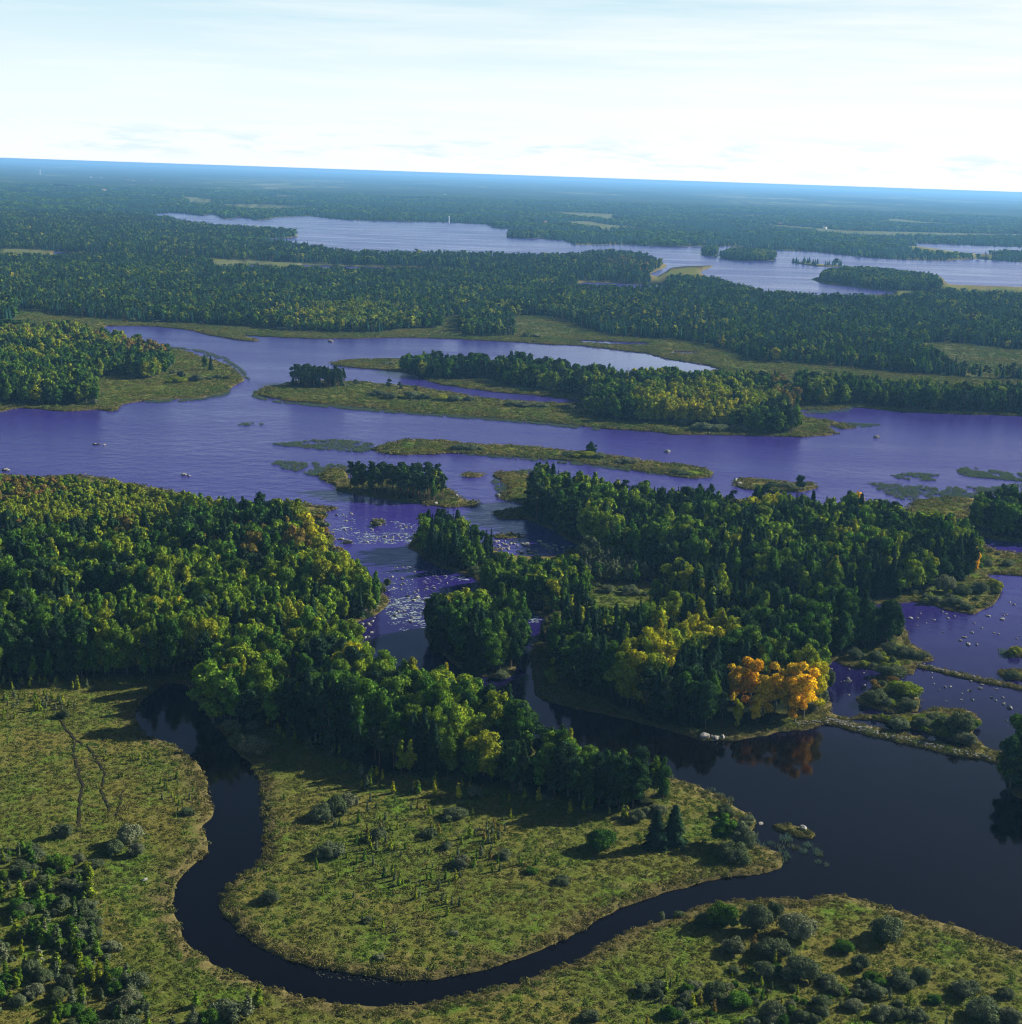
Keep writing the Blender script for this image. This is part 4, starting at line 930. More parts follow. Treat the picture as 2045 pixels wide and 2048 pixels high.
LIMIT = {'broadleaf': 290, 'birch': 285, 'spruce': 285, 'pine': 230, 'aspen': 60, 'willow': 285, 'sapling': 290}
def make_plant(kind, x, y, h, wf, pal, label, group, var):
    name, noun = KINDS[kind][3], KINDS[kind][4]
    root = bpy.data.objects.new(name, None); scene.collection.objects.link(root)
    s = h / KINDS[kind][2]
    root.location = (x, y, ground_z(x, y) - .25); root.rotation_euler = (0, 0, rng.uniform(0, 6.28)); root.scale = (s * wf, s * wf, s)
    root.empty_display_size = .5
    cm, tm = proto(kind, var, 0)
    c = link('crown' , cm, root); t = link('trunk', tm, root)
    if kind in ('willow',): t.name = 'stem'
    p = PAL[pal][rng.integers(len(PAL[pal]))]; k = rng.uniform(.82, 1.2)
    c['tint'] = [p[0] * k, p[1] * k, p[2] * k]
    tag(root, label, {'willow': 'bush', 'sapling': 'sapling'}.get(kind, 'tree'), group)
    return root

PLURAL = {'broadleaf': 'broad-crowned trees', 'birch': 'birches', 'aspen': 'aspens', 'spruce': 'spruces', 'pine': 'pines', 'willow': 'willow bushes', 'sapling': 'young birches'}
rest = {k: [] for k in KINDS}
bykind = {k: [] for k in KINDS}
for t in trees: bykind[t[0]].append(t)
for kind, lst in bykind.items():
    if not lst: continue
    P = np.array([(t[1], t[2]) for t in lst]); px, dep = project(P)
    hpx = np.array([t[3] for t in lst]) * F / dep
    vis = (px[:, 0] > -15) & (px[:, 0] < 2060) & (px[:, 1] < 2048 + hpx * .7) & (px[:, 1] > 300)
    score = np.where(vis, hpx * np.sqrt([max(.2, t[4]) for t in lst]), -1)
    order = np.argsort(-score); lim = LIMIT[kind] - sum(1 for s_ in singles if s_[0] == kind)
    for r_, i in enumerate(order):
        t = lst[i]
        if r_ < lim and score[i] > 0:
            place = bush_place(px[i]) if t[6] == 'bush' else PLACE[t[6]]
            lab = '%s %s %s %s' % (size_word(kind, t[3]), WORD[t[5]] if kind not in ('spruce', 'willow') or t[5] not in ('spruce', 'haze_spruce', 'grey') else '', KINDS[kind][4], place)
            lab = ' '.join(lab.split())
            make_plant(kind, t[1], t[2], t[3], t[4], t[5], lab, '%s %s' % (PLURAL[kind], place), int(rng.integers(KINDS[kind][1])))
        elif t[3] > 0:
            rest[kind].append((t, dep[i]))
for (kind, x, y, h, wf, pal, label) in singles:
    w_ = unproject([(x, y)])[0]
    g = 'golden aspens above the weir' if kind == 'aspen' else None
    make_plant(kind, w_[0], w_[1], h, wf, pal, label, g, int(rng.integers(KINDS[kind][1])))

STUFF = {'broadleaf': 'broadleaf_forest', 'birch': 'birch_forest', 'spruce': 'spruce_forest', 'pine': 'pine_forest', 'willow': 'willow_scrub', 'sapling': 'sapling_thicket', 'aspen': 'aspen_forest'}
for kind, lst in rest.items():
    if not lst: continue
    nv = KINDS[kind][1]
    meshes = [proto(kind, v, 1) for v in range(nv)] + [proto(kind, v, 2) for v in range(nv)]
    n = len(lst); P = np.array([(t[1], t[2], ground_z(t[1], t[2]) - .25) for t, d in lst]); S = np.array([t[3] / KINDS[kind][2] for t, d in lst]); wf = np.array([t[4] for t, d in lst])
    far = np.array([d for t, d in lst]) > 1350
    tint = np.array([PAL[t[5]][rng.integers(len(PAL[t[5]]))] for t, d in lst]) * rng.uniform(.8, 1.22, n)[:, None]
    far_wide = np.where(far, 1.15, 1.0)
    o = scatter(STUFF[kind], meshes, P, np.column_stack([S * wf * far_wide, S * wf * far_wide, S]), rng.uniform(0, 6.28, n), tint, rng.integers(0, nv, n) + far * nv)
    tag(o, 'further %s filling the woods behind the nearest ones' % PLURAL[kind], 'woodland', kind='stuff')
print('trees', {k: len(v) for k, v in bykind.items()}, {k: len(v) for k, v in rest.items()})

# ------------------------------------------------------------------ woods beyond the far lake, out to the horizon
def far_woods():
    rg = np.random.default_rng(5)
    P, S, T, I = [], [], [], []
    polyfar = np.array([(-300, 350), (2350, 425), (2350, 530), (1950, 515), (1300, 490), (1150, 488), (1080, 480), (1020, 460), (980, 450), (700, 441), (109, 424), (-300, 440)], float)
    w_ = unproject([(0, 500)])[0]
    n = 150000
    # even in plan, denser near
    D0, D1 = 3000., 9500.
    D = np.sqrt(rg.uniform(D0 ** 2, D1 ** 2, n)); a = rg.uniform(-.41, .41, n)
    xy = np.column_stack([D * np.sin(a), D * np.cos(a)])
    px, dep = project(xy)
    ok = on_land(px) & (px[:, 0] > -150) & (px[:, 0] < 2200)
    for p in FIELDS: ok &= ~inside(px, np.asarray(p, float))
    for k in ('mainland', 'mainland_back', 'headland', 'isle_a', 'isle_b', 'isle_d'): ok &= ~inside(px, ST_S[k])
    ok &= (px[:, 1] < 545)
    xy, dep = xy[ok], dep[ok]
    keep = np.array([not farfield(x, y) for x, y in xy])
    xy, dep = xy[keep], dep[keep]
    n = len(xy)
    sp = np.array([mnoise.noise(Vector((x / 260, y / 260, 8))) for x, y in xy]) + rg.uniform(-.25, .25, n)
    isb = sp > .22
    idx = np.where(isb, rg.integers(0, 4, n), 4 + rg.integers(0, 4, n))
    pal = np.array([PAL['green'][i % 4] if b else PAL['haze_spruce'][i % 3] for i, b in zip(rg.integers(0, 12, n), isb)]) * rg.uniform(.6, 1.8, n)[:, None]
    hh = rg.uniform(9, 15, n) / 12; wd = hh * (1.35 + dep / 5200)
    meshes = [proto('broadleaf', v, 2) for v in range(4)] + [proto('spruce', v, 2) for v in range(4)]
    o = scatter('far_woods', meshes, np.column_stack([xy, np.full(n, .3)]), np.column_stack([wd, wd, hh]), rg.uniform(0, 6.28, n), pal, idx)
    tag(o, 'blue hazy forest stretching from the far lake to the horizon', 'woodland', kind='stuff')
    print('far', n)
far_woods()

# canopy of the remotest woods: patches of raised, uneven tree tops
def canopy_material():  # dark woods broken by pale strips of open land
    mt, n, l = new_mat('far_canopy')
    out = n.new('ShaderNodeOutputMaterial'); b = n.new('ShaderNodeBsdfDiffuse'); ge = n.new('ShaderNodeNewGeometry')
    mp = n.new('ShaderNodeMapping'); mp.inputs['Scale'].default_value = (.0006, .00020, .001); l.new(ge.outputs['Position'], mp.inputs['Vector'])
    q = n.new('ShaderNodeTexNoise'); q.inputs['Scale'].default_value = 1; q.inputs['Detail'].default_value = 9; q.inputs['Roughness'].default_value = .7
    l.new(mp.outputs['Vector'], q.inputs['Vector'])
    r = n.new('ShaderNodeValToRGB'); e = r.color_ramp.elements
    e[0].position = .36; e[0].color = (.012, .026, .014, 1); e[1].position = .54; e[1].color = (.040, .065, .030, 1)
    x = e.new(.60); x.color = (.17, .18, .09, 1)
    l.new(q.outputs['Fac'], r.inputs['Fac']); l.new(r.outputs['Color'], b.inputs['Color']); l.new(b.outputs[0], out.inputs['Surface'])
    return mt
def far_canopy():
    rows = []
    D = 9000.0
    while D < 60000: rows.append(D); D *= 1.012
    na = 500; ang = np.linspace(-.46, .46, na)
    V = np.array([(d * math.tan(a), d, 7 + 9 * mnoise.fractal(Vector((d * math.tan(a) / 300, d / 120, 0)), .8, 2.1, 3)) for d in rows for a in ang])
    V[:, 2] = np.maximum(V[:, 2], 1.0)
    F_ = [(i * na + j, i * na + j + 1, (i + 1) * na + j + 1, (i + 1) * na + j) for i in range(len(rows) - 1) for j in range(na - 1)]
    o = link('remote_forest', np_mesh('remote_forest', V, F_, [canopy_material()])); tag(o, 'remotest forest plain fading to blue at the horizon', 'forest', kind='stuff')
far_canopy()

# ------------------------------------------------------------------ sedge tussocks, reeds
def tuft_mesh(seed, n, wd, h, blade):
    r = np.random.default_rng(seed); a = r.uniform(0, 6.28, n); R = wd * np.sqrt(r.uniform(0, 1, n))
    c = np.column_stack([np.cos(a) * R, np.sin(a) * R, h * (1 - (R / wd) ** 2) * .55 + .05])
    u = np.column_stack([np.cos(a) * R / wd, np.sin(a) * R / wd, np.full(n, .8)]); u += r.normal(size=u.shape) * .55; u /= np.linalg.norm(u, axis=1)[:, None]
    v = quads(c, u, blade * r.uniform(.6, 1.4, n), blade * r.uniform(.35, .8, n), r)
    return np_mesh('tuft', v, np.arange(len(v)).reshape(-1, 4), [M_blade])
def blade_mesh(seed, n, wd, h, bw):
    r = np.random.default_rng(seed); vs = []
    for i in range(n):
        a = r.uniform(0, 6.28); R = wd * math.sqrt(r.uniform()); b = r.uniform(0, 6.28); x, y = math.cos(a) * R, math.sin(a) * R; hh = h * r.uniform(.6, 1.1); dx, dy = math.cos(b) * bw, math.sin(b) * bw; lx, ly = r.normal(size=2) * .12 * h
        vs += [(x - dx, y - dy, -.1), (x + dx, y + dy, -.1), (x + lx + dx * .4, y + ly + dy * .4, hh), (x + lx - dx * .4, y + ly - dy * .4, hh)]
    return np_mesh('blades', vs, np.arange(len(vs)).reshape(-1, 4), [M_blade])

def meadow_colour(x, y, shore):
    b = mnoise.noise(Vector((x / 45, y / 45, 0))); m_ = mnoise.noise(Vector((x / 11, y / 11, 5))); f = mnoise.noise(Vector((x / 3, y / 3, 2)))
    c = np.array((.150, .138, .030)) * (.5 - b) + np.array((.090, .122, .020)) * (.5 + b)
    if m_ > .12: c = c * .5 + np.array((.090, .165, .018)) * .5
    if f > .28: c = c * .5 + np.array((.21, .17, .07)) * .5
    if shore < 1: c = c * (.35 + .65 * shore) + np.array((.145, .115, .042)) * (.65 - .65 * shore)
    return c
TRAIL = np.concatenate([unproject(np.array([(x * .3872, 1300 + y * .3872) for x, y in p], float)) for p in [[(300, 345), (315, 372), (330, 400), (358, 435), (385, 470), (380, 540), (395, 590), (410, 640), (425, 720), (420, 775), (415, 830), (410, 900), (405, 960)], [(420, 490), (450, 510), (500, 570), (520, 610), (540, 650), (530, 740), (550, 800), (575, 860)]]])
def tussocks(name, seed, n, xr, yr, ymin, ymax, big, keep_far, label_):
    rg = np.random.default_rng(seed)
    P = np.column_stack([rg.uniform(*xr, n), rg.uniform(*yr, n)])
    px, dep = project(P)
    ok = (px[:, 0] > -60) & (px[:, 0] < 2110) & (px[:, 1] < ymax) & (px[:, 1] > ymin)
    P, px, dep = P[ok], px[ok], dep[ok]; ok = on_land(px)
    for k in ST_S:
        f = inside(px, ST_S[k])
        for p in OPEN: f &= ~inside(px, p)
        ok &= ~f
    P, px, dep = P[ok], px[ok], dep[ok]
    kd = KDTree(sum(len(p) for t, p in layers)); i = 0
    for t, p in layers:
        for x, y in unproject(p): kd.insert((x, y, 0), i); i += 1
    kd.balance()
    ds = np.array([kd.find((x, y, 0))[2] for x, y in P])
    n = len(P)
    tint = np.array([meadow_colour(x, y, min(1, d / (4 if not keep_far else 7))) for (x, y), d in zip(P, ds)]) * rg.uniform(.78, 1.18, n)[:, None]
    s = rg.uniform(.6, 1.35, n) * np.where(ds < 4, 1.25, 1.0) * big
    z = np.array([ground_z(x, y) for x, y in P]) - .1
    z = np.where(ds < 2.5, .3, z)
    zs = np.where(np.array([np.min(np.hypot(TRAIL[:, 0] - x, TRAIL[:, 1] - y)) for x, y in P]) < .5, .3, 1.0) if not keep_far else np.full(n, .55)
    o = scatter(name, [tuft_mesh(i, 26, .75, .5, .34) for i in range(5)], np.column_stack([P, z]), np.column_stack([s, s, s * rg.uniform(.8, 1.5, n) * zs]), rg.uniform(0, 6.28, n), tint, rg.integers(0, 5, n))
    tag(o, label_, 'grass', kind='stuff')
    print('tussocks', n)
tussocks('sedge_tussocks', 21, 190000, (-260, 300), (215, 640), 1130, 2130, .86, False, 'tussocky sedge and grass covering the wet meadows')
tussocks('island_sedge', 22, 420000, (-800, 900), (600, 2100), 590, 1150, 2.6, True, 'olive sedge covering the islands and shores of the open channel')

REED = [([(541, 925), (566, 922), (620, 925), (700, 933), (700, 950), (672, 974), (653, 963), (617, 948), (570, 938)], .35), ([(544, 888), (599, 883), (653, 880), (709, 881), (750, 888), (745, 905), (673, 901), (600, 895)], .4), ([(1122, 0), (0, 0), (0, 0)], 0),
    ([(789, 882), (820, 880), (835, 890), (800, 890)], .3), ([(470, 847), (500, 845), (530, 848), (500, 852)], .2), ([(1780, 951), (1830, 946), (1880, 951), (1872, 962), (1810, 958)], .5), ([(1915, 940), (1940, 935), (2015, 945), (2080, 950), (2080, 965), (1990, 958), (1925, 951)], .8),
    ([(1735, 966), (1800, 970), (1900, 975), (2000, 972), (2080, 965), (2080, 990), (1900, 998), (1826, 1003), (1780, 990)], .35), ([(980, 955), (995, 962), (1022, 975), (1020, 995), (996, 990), (984, 968)], .3), ([(1024, 944), (1060, 939), (1075, 944), (1060, 950)], .3),
    ([(1510, 1657), (1560, 1665), (1640, 1700), (1655, 1730), (1610, 1755), (1560, 1750), (1566, 1720), (1505, 1690)], .12), ([(1330, 1552), (1390, 1565), (1440, 1585), (1480, 1612), (1470, 1620), (1430, 1598), (1380, 1577), (1335, 1566)], .25),
    ([(512, 780), (516, 792), (560, 803), (620, 810), (560, 806), (505, 794)], .6), ([(280, 800), (400, 793), (462, 782), (455, 790), (400, 800), (300, 806)], .35), ([(337, 693), (400, 705), (450, 722), (480, 742), (500, 765), (486, 742), (455, 716), (400, 700)], .25), ([(1655, 843), (1700, 846), (1760, 850), (1700, 856)], .3),
    ([(662, 723), (720, 718), (800, 717), (800, 720), (700, 722)], .6), ([(600, 806), (800, 822), (1000, 838), (1200, 857), (1200, 861), (1000, 842), (800, 827), (600, 811)], .5), ([(1590, 818), (1680, 820), (1710, 812), (1700, 822), (1620, 828)], .3), ([(900, 907), (1100, 918), (1300, 944), (1380, 958), (1300, 948), (1100, 924)], .35), ([(2000, 1300), (2050, 1295), (2050, 1318), (2005, 1312)], .5)]
def reeds():
    rg = np.random.default_rng(31); P = []; T = []
    for poly, dens in REED:
        if dens == 0: continue
        sp = smooth_outline(poly, 8, .6); w_ = unproject(sp); x0, y0 = w_.min(0); x1, y1 = w_.max(0)
        n = int((x1 - x0) * (y1 - y0) * dens * .9); q = np.column_stack([rg.uniform(x0, x1, n), rg.uniform(y0, y1, n)]); px, _ = project(q)
        ok = inside(px, sp) & ~on_land(px); q = q[ok]
        if len(q):
            k = np.array([mnoise.noise(Vector((x / 7, y / 14, 6))) for x, y in q]); q = q[k > -.25]
        P.append(q)
    P = np.concatenate(P); n = len(P)
    tint = np.array([(.090, .150, .095), (.10, .155, .085), (.12, .145, .070)])[rg.integers(0, 3, n)]
    s = rg.uniform(.7, 1.3, n)
    o = scatter('reeds', [blade_mesh(i, 34, 1.1, .75, .06) for i in range(4)], np.column_stack([P, np.zeros(n)]), np.column_stack([s, s, s]), rg.uniform(0, 6.28, n), tint, rg.integers(0, 4, n))
    tag(o, 'blue green reeds standing in the shallows off the islands', 'reeds', kind='stuff'); print('reeds', n)
reeds()

# ------------------------------------------------------------------ trodden trails on the left meadow
def ribbon(name, pts, w_):
    P = np.array(pts, float); out = []
    for i in range(len(P) - 1):
        for t in np.arange(0, 1, .08): out.append(P[i] * (1 - t) + P[i + 1] * t)
    Q = unproject(np.array(out)); d = np.gradient(Q, axis=0); d /= np.linalg.norm(d, axis=1)[:, None]; nn = np.column_stack([-d[:, 1], d[:, 0]])
    Q += nn * np.array([mnoise.noise(Vector((x / 3, y / 3, 0))) for x, y in Q])[:, None] * .6
    vs = []
    for (x, y), (a, b) in zip(Q, nn):
        for s in (-w_, w_): vs.append((x + a * s, y + b * s, ground_z(x + a * s, y + b * s) + .16))
    fs = [(2 * i, 2 * i + 1, 2 * i + 3, 2 * i + 2) for i in range(len(Q) - 1)]
    return tag(link(name, np_mesh(name, vs, fs, [M_path])), kind='structure')
J = lambda pts: [(x * .3872, 1300 + y * .3872) for x, y in pts]
ribbon('path', J([(300, 345), (330, 400), (385, 470), (380, 540), (410, 640), (425, 720), (415, 830), (405, 960)]), .32)
ribbon('path', J([(390, 475), (450, 510), (500, 570), (540, 650), (530, 740), (575, 860)]), .24)
ribbon('path', J([(640, 740), (605, 880)]), .2)

# ------------------------------------------------------------------ rocks
def rock_mesh(seed):
    import bmesh
    r = random.Random(seed); bm = bmesh.new(); bmesh.ops.create_icosphere(bm, subdivisions=2, radius=1.0)
    off = Vector((r.uniform(0, 50), r.uniform(0, 50), 0)); st = (r.uniform(.8, 1.3), r.uniform(.6, 1.0), r.uniform(.45, .7))
    for v in bm.verts:
        k = 1 + .45 * mnoise.noise(v.co * 1.1 + off) + .18 * mnoise.noise(v.co * 2.7 + off)
        v.co = Vector((v.co.x * k * st[0], v.co.y * k * st[1], v.co.z * k * st[2]))
    me = bpy.data.meshes.new('rock'); bm.to_mesh(me); bm.free(); me.materials.append(M_rock); return me
ROCKM = [rock_mesh(i) for i in range(8)]
nrock = [0]
def rock(px, py, size, label, group, z=0.0):
    w_ = unproject([(px, py)])[0]; land = on_land(np.array([[px, py]]))[0]
    me = ROCKM[int(rng.integers(8))]; o = link('rock', me)
    o.location = (w_[0], w_[1], (.45 if land else 0.0) + size * .08 + z); o.rotation_euler = (0, 0, rng.uniform(0, 6.28)); o.scale = (size, size, size)
    tag(o, label, 'rock', group); nrock[0] += 1
def rocks_in(poly, n, sr, label, group, seed, water_only=True):
    rg = np.random.default_rng(seed); w_ = unproject(poly); x0, y0 = w_.min(0); x1, y1 = w_.max(0); c = 0; poly = np.asarray(poly, float)
    for _ in range(n * 40):
        if c >= n: break
        p = np.array([[rg.uniform(x0, x1), rg.uniform(y0, y1)]]); q, _ = project(p)
        if not inside(q, poly)[0]: continue
        if water_only and on_land(q)[0]: continue
        rock(q[0, 0], q[0, 1], rg.uniform(*sr) * (1.6 if rg.random() < .1 else 1), label, group); c += 1
R1 = [(652, 1024), (700, 1020), (760, 1035), (840, 1055), (830, 1085), (720, 1088), (670, 1090), (655, 1060)]
R2 = [(765, 1150), (800, 1130), (880, 1140), (905, 1160), (880, 1180), (880, 1215), (780, 1200)]
R3 = [(770, 1195), (880, 1195), (870, 1240), (800, 1248), (768, 1225)]
rocks_in(R1, 50, (.3, .85), 'pale boulder poking out of the upper rapids', 'boulders in the upper rapids', 41)
rocks_in(R2, 50, (.25, .75), 'pale boulder in the shallows above the lower rapids', 'boulders above the lower rapids', 42)
rocks_in(R3, 14, (.3, .8), 'small boulder in the foam of the lower rapids', 'boulders in the lower rapids', 43)
rocks_in([(985, 1083), (1060, 1080), (1144, 1090), (1140, 1104), (1060, 1110), (1000, 1105)], 55, (.5, 1.3), 'boulder in the boulder bar between the dark islet and the bushy mound', 'boulders of the bar', 44)
rocks_in([(684, 1235), (740, 1215), (760, 1235), (745, 1290), (700, 1270)], 20, (.3, .9), 'boulder by the left bank under the lower rapids', 'boulders under the left bank', 45)
rocks_in([(1830, 1200), (2060, 1170), (2060, 1290), (1880, 1290), (1810, 1240)], 30, (.3, .8), 'grey boulder in the violet bay above the upper weir', 'boulders in the bay', 46)
rocks_in([(1850, 1340), (2060, 1390), (2060, 1470), (1965, 1430), (1850, 1390)], 28, (.25, .7), 'grey boulder in the violet water between the two weirs', 'boulders between the weirs', 47)
rocks_in([(1660, 1300), (1720, 1335), (1780, 1350), (1700, 1400), (1660, 1350)], 12, (.25, .6), 'white boulder in the dark inlet behind the golden trees', 'boulders in the inlet', 48)
for x, y, s, lb in [(258 * .7363, 889, 1.3, 'left pale rock of the three in the open channel'), (198, 888, 1.1, 'middle pale rock of the three in the open channel'), (209, 890, .9, 'right pale rock of the three in the open channel'), (368, 950, 1.5, 'larger boulder of the pair off the left wood'), (378, 952, 1.0, 'smaller boulder of the pair off the left wood'),
        (13, 941, 1.6, 'lone flat rock in the channel at the left edge'), (697, 1086, 2.3, 'big mossy boulder at the lower left of the upper rapids'), (996, 992, 1.8, 'grey boulder at the sedge spit beside the long wood'), (1608, 1660, 1.3, 'white rock on the tuft of sedge in the dark lake'), (1522, 1648, .8, 'small white rock off the meadow point'),
        (662, 683, 2.4, 'rock awash in the far part of the channel'), (1335, 904, 1.8, 'lone rock in the open channel below the island'), (1754, 875, 2.0, 'flat rock off the tip of the long island'), (290, 1765, .9, 'white stone on the meadow left of the creek'), (914, 994, 1.3, 'boulder at the right tip of the pine islet'),
        (1473, 962, 2.0, 'pale rock at the tip of the rocky islet'), (1482, 957, 1.6, 'upper pale rock at the tip of the rocky islet'), (1480, 970, 1.8, 'lower pale rock at the tip of the rocky islet'), (1410, 1477, 1.7, 'largest white rock at the corner of the bank under the dark wood'), (1430, 1480, 1.2, 'middle white rock at the corner of the bank'), (1446, 1478, 1.0, 'right white rock at the corner of the bank'),
        (872, 1009, 1.2, 'pale rock in front of the pine islet'), (836, 1038, .9, 'pair-like pale rock in calm water above the rapids'), (2006, 1239, 1.3, 'largest dark boulder in the violet bay'), (1930, 1275, .9, 'flat pale boulder in the middle of the violet bay')]:
    rock(x, y, s, lb, 'rocks scattered along the channel')
print('rocks', nrock[0])

# the loose stones of the weirs are beyond counting
def rubble():
    rg = np.random.default_rng(61); P = []
    for line, wd, n in (([(1600, 1452), (1660, 1441), (1700, 1452), (1743, 1465), (1826, 1485), (1909, 1504), (1996, 1521)], 2.0, 380), ([(1838, 1331), (1900, 1346), (1990, 1366), (2080, 1386)], 1.6, 110), ([(1400, 1474), (1450, 1478)], 1.5, 40), ([(1160, 1165), (1185, 1180), (1200, 1195)], 3, 60), ([(690, 1240), (740, 1220), (770, 1200)], 3, 80)):
        L = unproject(np.array(line, float)); t = rg.uniform(0, len(L) - 1.001, n); i = t.astype(int); f = (t - i)[:, None]
        P.append(L[i] * (1 - f) + L[i + 1] * f + rg.normal(size=(n, 2)) * wd * .45)
    P = np.concatenate(P); n = len(P); px, _ = project(P); s = rg.uniform(.12, .4, n)
    z = np.where(on_land(px), .55, .05)
    o = scatter('stone_rubble', ROCKM, np.column_stack([P, z]), np.column_stack([s, s, s]), rg.uniform(0, 6.28, n), np.full((n, 3), .4), rg.integers(0, 8, n))
    tag(o, 'loose pale stones piled along the weirs and banks', 'stones', kind='stuff')
rubble()

# ------------------------------------------------------------------ white water
def foam():
    rg = np.random.default_rng(71); V, Fc = [], []
    for poly, n, ls in ((R3, 460, .62), ([(700, 1066), (830, 1066), (825, 1087), (720, 1088)], 260, .6), ([(655, 1052), (720, 1058), (720, 1085), (672, 1084)], 60, .45), ([(780, 1040), (850, 1052), (850, 1062), (780, 1054)], 50, .6), (R2, 170, .5), (R1, 110, .45),
                        ([(1052, 1232), (1092, 1232), (1092, 1246), (1052, 1246)], 60, .5), ([(770, 1245), (880, 1245), (880, 1262), (800, 1262)], 36, .5), ([(890, 1150), (945, 1155), (940, 1162), (900, 1160)], 20, .8), ([(666, 960), (690, 972), (700, 976), (680, 974)], 6, 2.0)):
        w_ = unproject(poly); x0, y0 = w_.min(0); x1, y1 = w_.max(0); c = 0
        for _ in range(n * 20):
            if c >= n: break
            x, y = rg.uniform(x0, x1), rg.uniform(y0, y1); q, _d = project(np.array([[x, y]]))
            if not inside(q, np.asarray(poly, float))[0] or on_land(q)[0]: continue
            if mnoise.noise(Vector((x / 5, y / 2.2, 0))) < rg.uniform(-.5, .1): continue
            c += 1; L = ls * rg.lognormal(-.1, .5); wd = L * rg.uniform(.07, .2); a = rg.normal(.12, .35); k = 9; o = len(V)
            V.append((x, y, .10 + .12 * L))
            for j in range(k):
                th = 6.2832 * j / k; rr = rg.uniform(.6, 1.2); ux, uy = math.cos(th) * L * rr, math.sin(th) * wd * rr + .25 * wd * math.sin(3 * th)
                V.append((x + ux * math.cos(a) - uy * math.sin(a), y + ux * math.sin(a) + uy * math.cos(a), -.02))
            for j in range(k): Fc.append((o, o + 1 + j, o + 1 + (j + 1) % k))
    o = link('white_water', np_mesh('white_water', V, Fc, [M_foam])); tag(o, 'white foam breaking over the rapids', 'rapids', kind='stuff')
foam()

# lily pads in the creek bend
def lilies():
    rg = np.random.default_rng(81); V, Fc = [], []
    for _ in range(70):
        t = rg.uniform(); q = np.array([[633 + 150 * t, 1946 + 26 * t - 6 * t * t + rg.normal() * 4]])
        if on_land(q)[0]: continue
        x, y = unproject(q)[0]; r_ = rg.uniform(.05, .13); o = len(V); V.append((x, y, .03)); k = 7
        for j in range(k): V.append((x + r_ * math.cos(6.2832 * j / k), y + r_ * math.sin(6.2832 * j / k), .012))
        for j in range(k): Fc.append((o, o + 1 + j, o + 1 + (j + 1) % k))
    mt = plain('lily_leaf', (.09, .10, .06), .6)
    tag(link('lily_pads', np_mesh('lily_pads', V, Fc, [mt])), 'scattered small floating leaves in the black creek bend', 'water plants', kind='stuff')
lilies()

# ------------------------------------------------------------------ built things
def box(c, s, rz=0):
    vs = []
    for sx, sy, sz in ((-1, -1, -1), (1, -1, -1), (1, 1, -1), (-1, 1, -1), (-1, -1, 1), (1, -1, 1), (1, 1, 1), (-1, 1, 1)):
        x, y = sx * s[0] / 2, sy * s[1] / 2
        vs.append((c[0] + x * math.cos(rz) - y * math.sin(rz), c[1] + x * math.sin(rz) + y * math.cos(rz), c[2] + sz * s[2] / 2))
    return vs, [(0, 3, 2, 1), (4, 5, 6, 7), (0, 1, 5, 4), (1, 2, 6, 5), (2, 3, 7, 6), (3, 0, 4, 7)]
def multi(name, boxes, mat, parent):
    V, F_ = [], []
    for v, f in boxes: o = len(V); V += v; F_ += [tuple(i + o for i in g) for g in f]
    return link(name, np_mesh(name, V, F_, [mat]), parent)
def empty(name, loc, rz=0):
    o = bpy.data.objects.new(name, None); scene.collection.objects.link(o); o.location = loc; o.rotation_euler = (0, 0, rz); return o
p0, p1 = unproject([(1045, 1287)])[0], unproject([(1078, 1288)])[0]
mid = (p0 + p1) / 2; Lb = float(np.hypot(*(p1 - p0))); rz = math.atan2(p1[1] - p0[1], p1[0] - p0[0])
br = empty('footbridge', (mid[0], mid[1], 0), rz); tag(br, 'narrow dark footbridge across the side channel', 'footbridge')
multi('deck', [box((-Lb / 2 + (i + .5) * Lb / 14, 0, .9), (Lb / 14 - .03, 1.1, .08)) for i in range(14)], M_wood, br)
multi('railing', [box((0, s, 1.7), (Lb, .06, .06)) for s in (-.52, .52)] + [box((-Lb / 2 + i * Lb / 6, s, 1.3), (.08, .08, .8)) for i in range(7) for s in (-.52, .52)], M_wood, br)
multi('support', [box((-Lb / 2 + i * Lb / 3, s, .3), (.16, .16, 1.2)) for i in range(4) for s in (-.4, .4)], M_wood, br)

def house(px, py, L, Wd, h, rz, wallm, label, group):
    x, y = unproject([(px, py)])[0]; o = empty('farmhouse', (x, y, .4), rz); tag(o, label, 'house', group)
    v, f = box((0, 0, h / 2), (L, Wd, h)); k = len(v)
    v += [(-L / 2, 0, h + Wd * .38), (L / 2, 0, h + Wd * .38)]; f += [(7, 4, k), (5, 6, k + 1)]
    link('wall', mixed_mesh('wall', v, f, [wallm]), o)
    e = .5; V = [(-L/2-e, -Wd/2-e, h - .3), (L/2+e, -Wd/2-e, h-.3), (L/2+e, 0, h + Wd*.4), (-L/2-e, 0, h+Wd*.4), (L/2+e, Wd/2+e, h-.3), (-L/2-e, Wd/2+e, h-.3)]
    link('roof', np_mesh('roof', V, [(0, 1, 2, 3), (3, 2, 4, 5)], [M_roof]), o)
    return o
hs = [(700 * .3629, 362, 1), (560 * .3629, 358, 1), (500 * .3629, 356, 1), (730 * .3629, 364, 1), (840 * .3629, 363, 1), (1000 * .3629, 368, 0), (1545, 449, 1), (1562, 450, 0), (1580, 449, 1), (1568, 446, 1), (1620, 452, 1), (1090, 447, 0), (890, 392, 1), (1050, 430, 1), (1650, 458, 1), (208, 384, 1)]
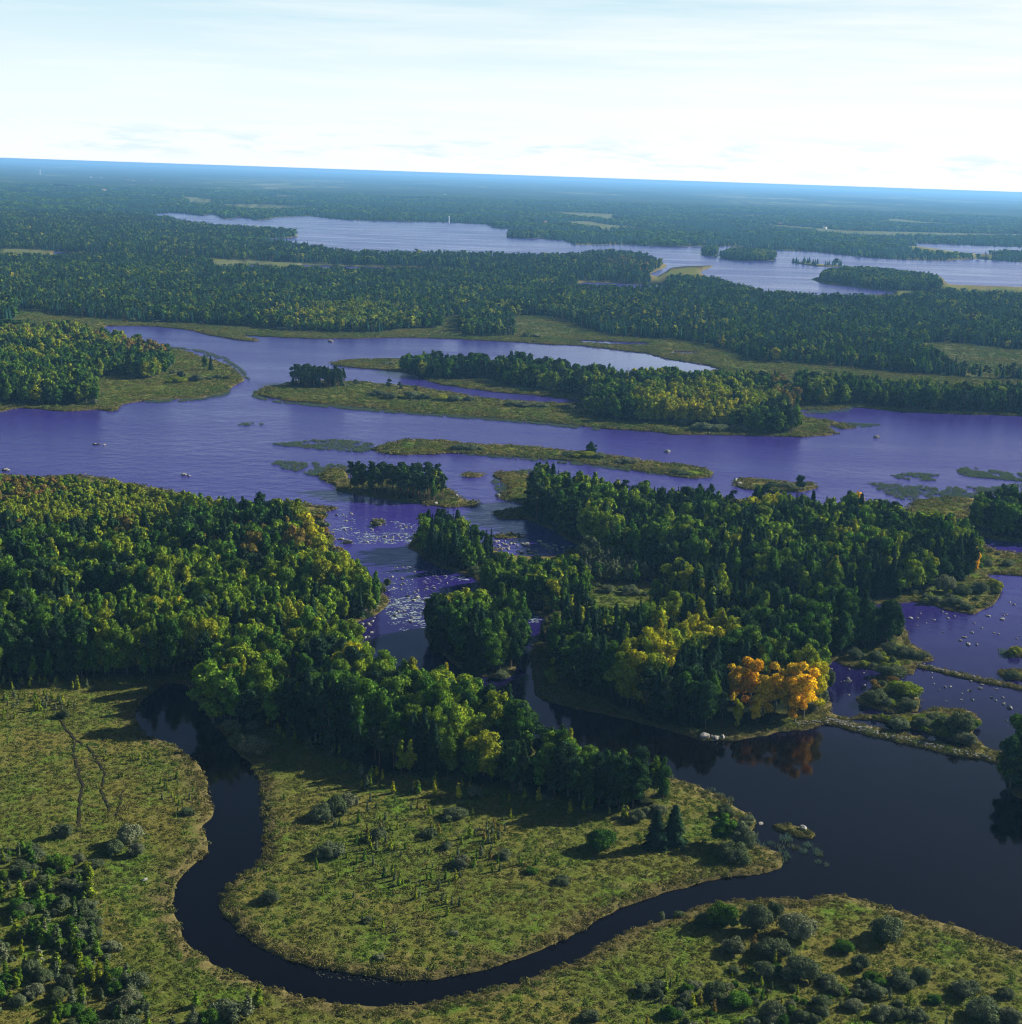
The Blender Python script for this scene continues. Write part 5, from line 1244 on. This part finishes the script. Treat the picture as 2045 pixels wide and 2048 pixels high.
hw = ['white farmhouse far off at the left, %s' % w_ for w_ in ('in the middle of the village', 'left of the village middle', 'leftmost in the village', 'right of the village middle', 'near the right end of the village')]
hl = hw + ['red barn at the right end of the far left village', 'white house at the left end of the farm by the pale field', 'red barn in the farm by the pale field', 'white house at the right end of the farm by the pale field', 'white house at the back of the farm by the pale field', 'white house alone on the pale field edge', 'red barn on the far shore of the lake', 'pale house in the blue forest above the lake', 'pale house at the clearing beyond the lake', 'white house further right along the pale field', 'pale house in the forest at the far left']
for i, ((x, y, wh), lb) in enumerate(zip(hs, hl)):
    k = 1.0 if y > 420 else 1.9
    house(x, y, 15 * k, 9 * k, 5.5 * k, .3 + i * .9, M_white if wh else M_red, lb, 'far farm buildings')

def tower(px, py, h, r_, label):
    x, y = unproject([(px, py)])[0]; o = empty('white_tower', (x, y, .4)); tag(o, label, 'tower'); k = 12
    def ring(zs, mat, nm):
        V = [(rr * math.cos(6.2832 * j / k), rr * math.sin(6.2832 * j / k), z) for z, rr in zs for j in range(k)]
        F_ = [(i * k + j, i * k + (j + 1) % k, (i + 1) * k + (j + 1) % k, (i + 1) * k + j) for i in range(len(zs) - 1) for j in range(k)]
        link(nm, np_mesh(nm, V, F_, [mat]), o)
    ring([(0, r_), (h * .86, r_ * .72)], M_white, 'shaft'); ring([(h * .86, r_ * 1.15), (h * .95, r_ * 1.15), (h, .05)], M_white, 'cap')
tower(898, 446, 22, 2.2, 'slim white tower on the far shore of the lake')
tower(80, 352, 60, 6, 'pale tall tower on the hazy plain at the far left')

# ------------------------------------------------------------------ haze
def haze():
    v, f = box((0, 30000, (ALT + 1 - 2) / 2), (140000, 76000, ALT + 1 + 2))
    mt, n, l = new_mat('haze'); out = n.new('ShaderNodeOutputMaterial'); pv = n.new('ShaderNodeVolumePrincipled')
    pv.inputs['Density'].default_value = 5.6e-5; pv.inputs['Color'].default_value = (.25, .58, 1.0, 1); pv.inputs['Anisotropy'].default_value = .15
    l.new(pv.outputs['Volume'], out.inputs['Volume'])
    o = link('haze', np_mesh('haze', v, f, [mt])); tag(o, kind='stuff', label='thin blue air over the whole plain', cat='haze')
haze()
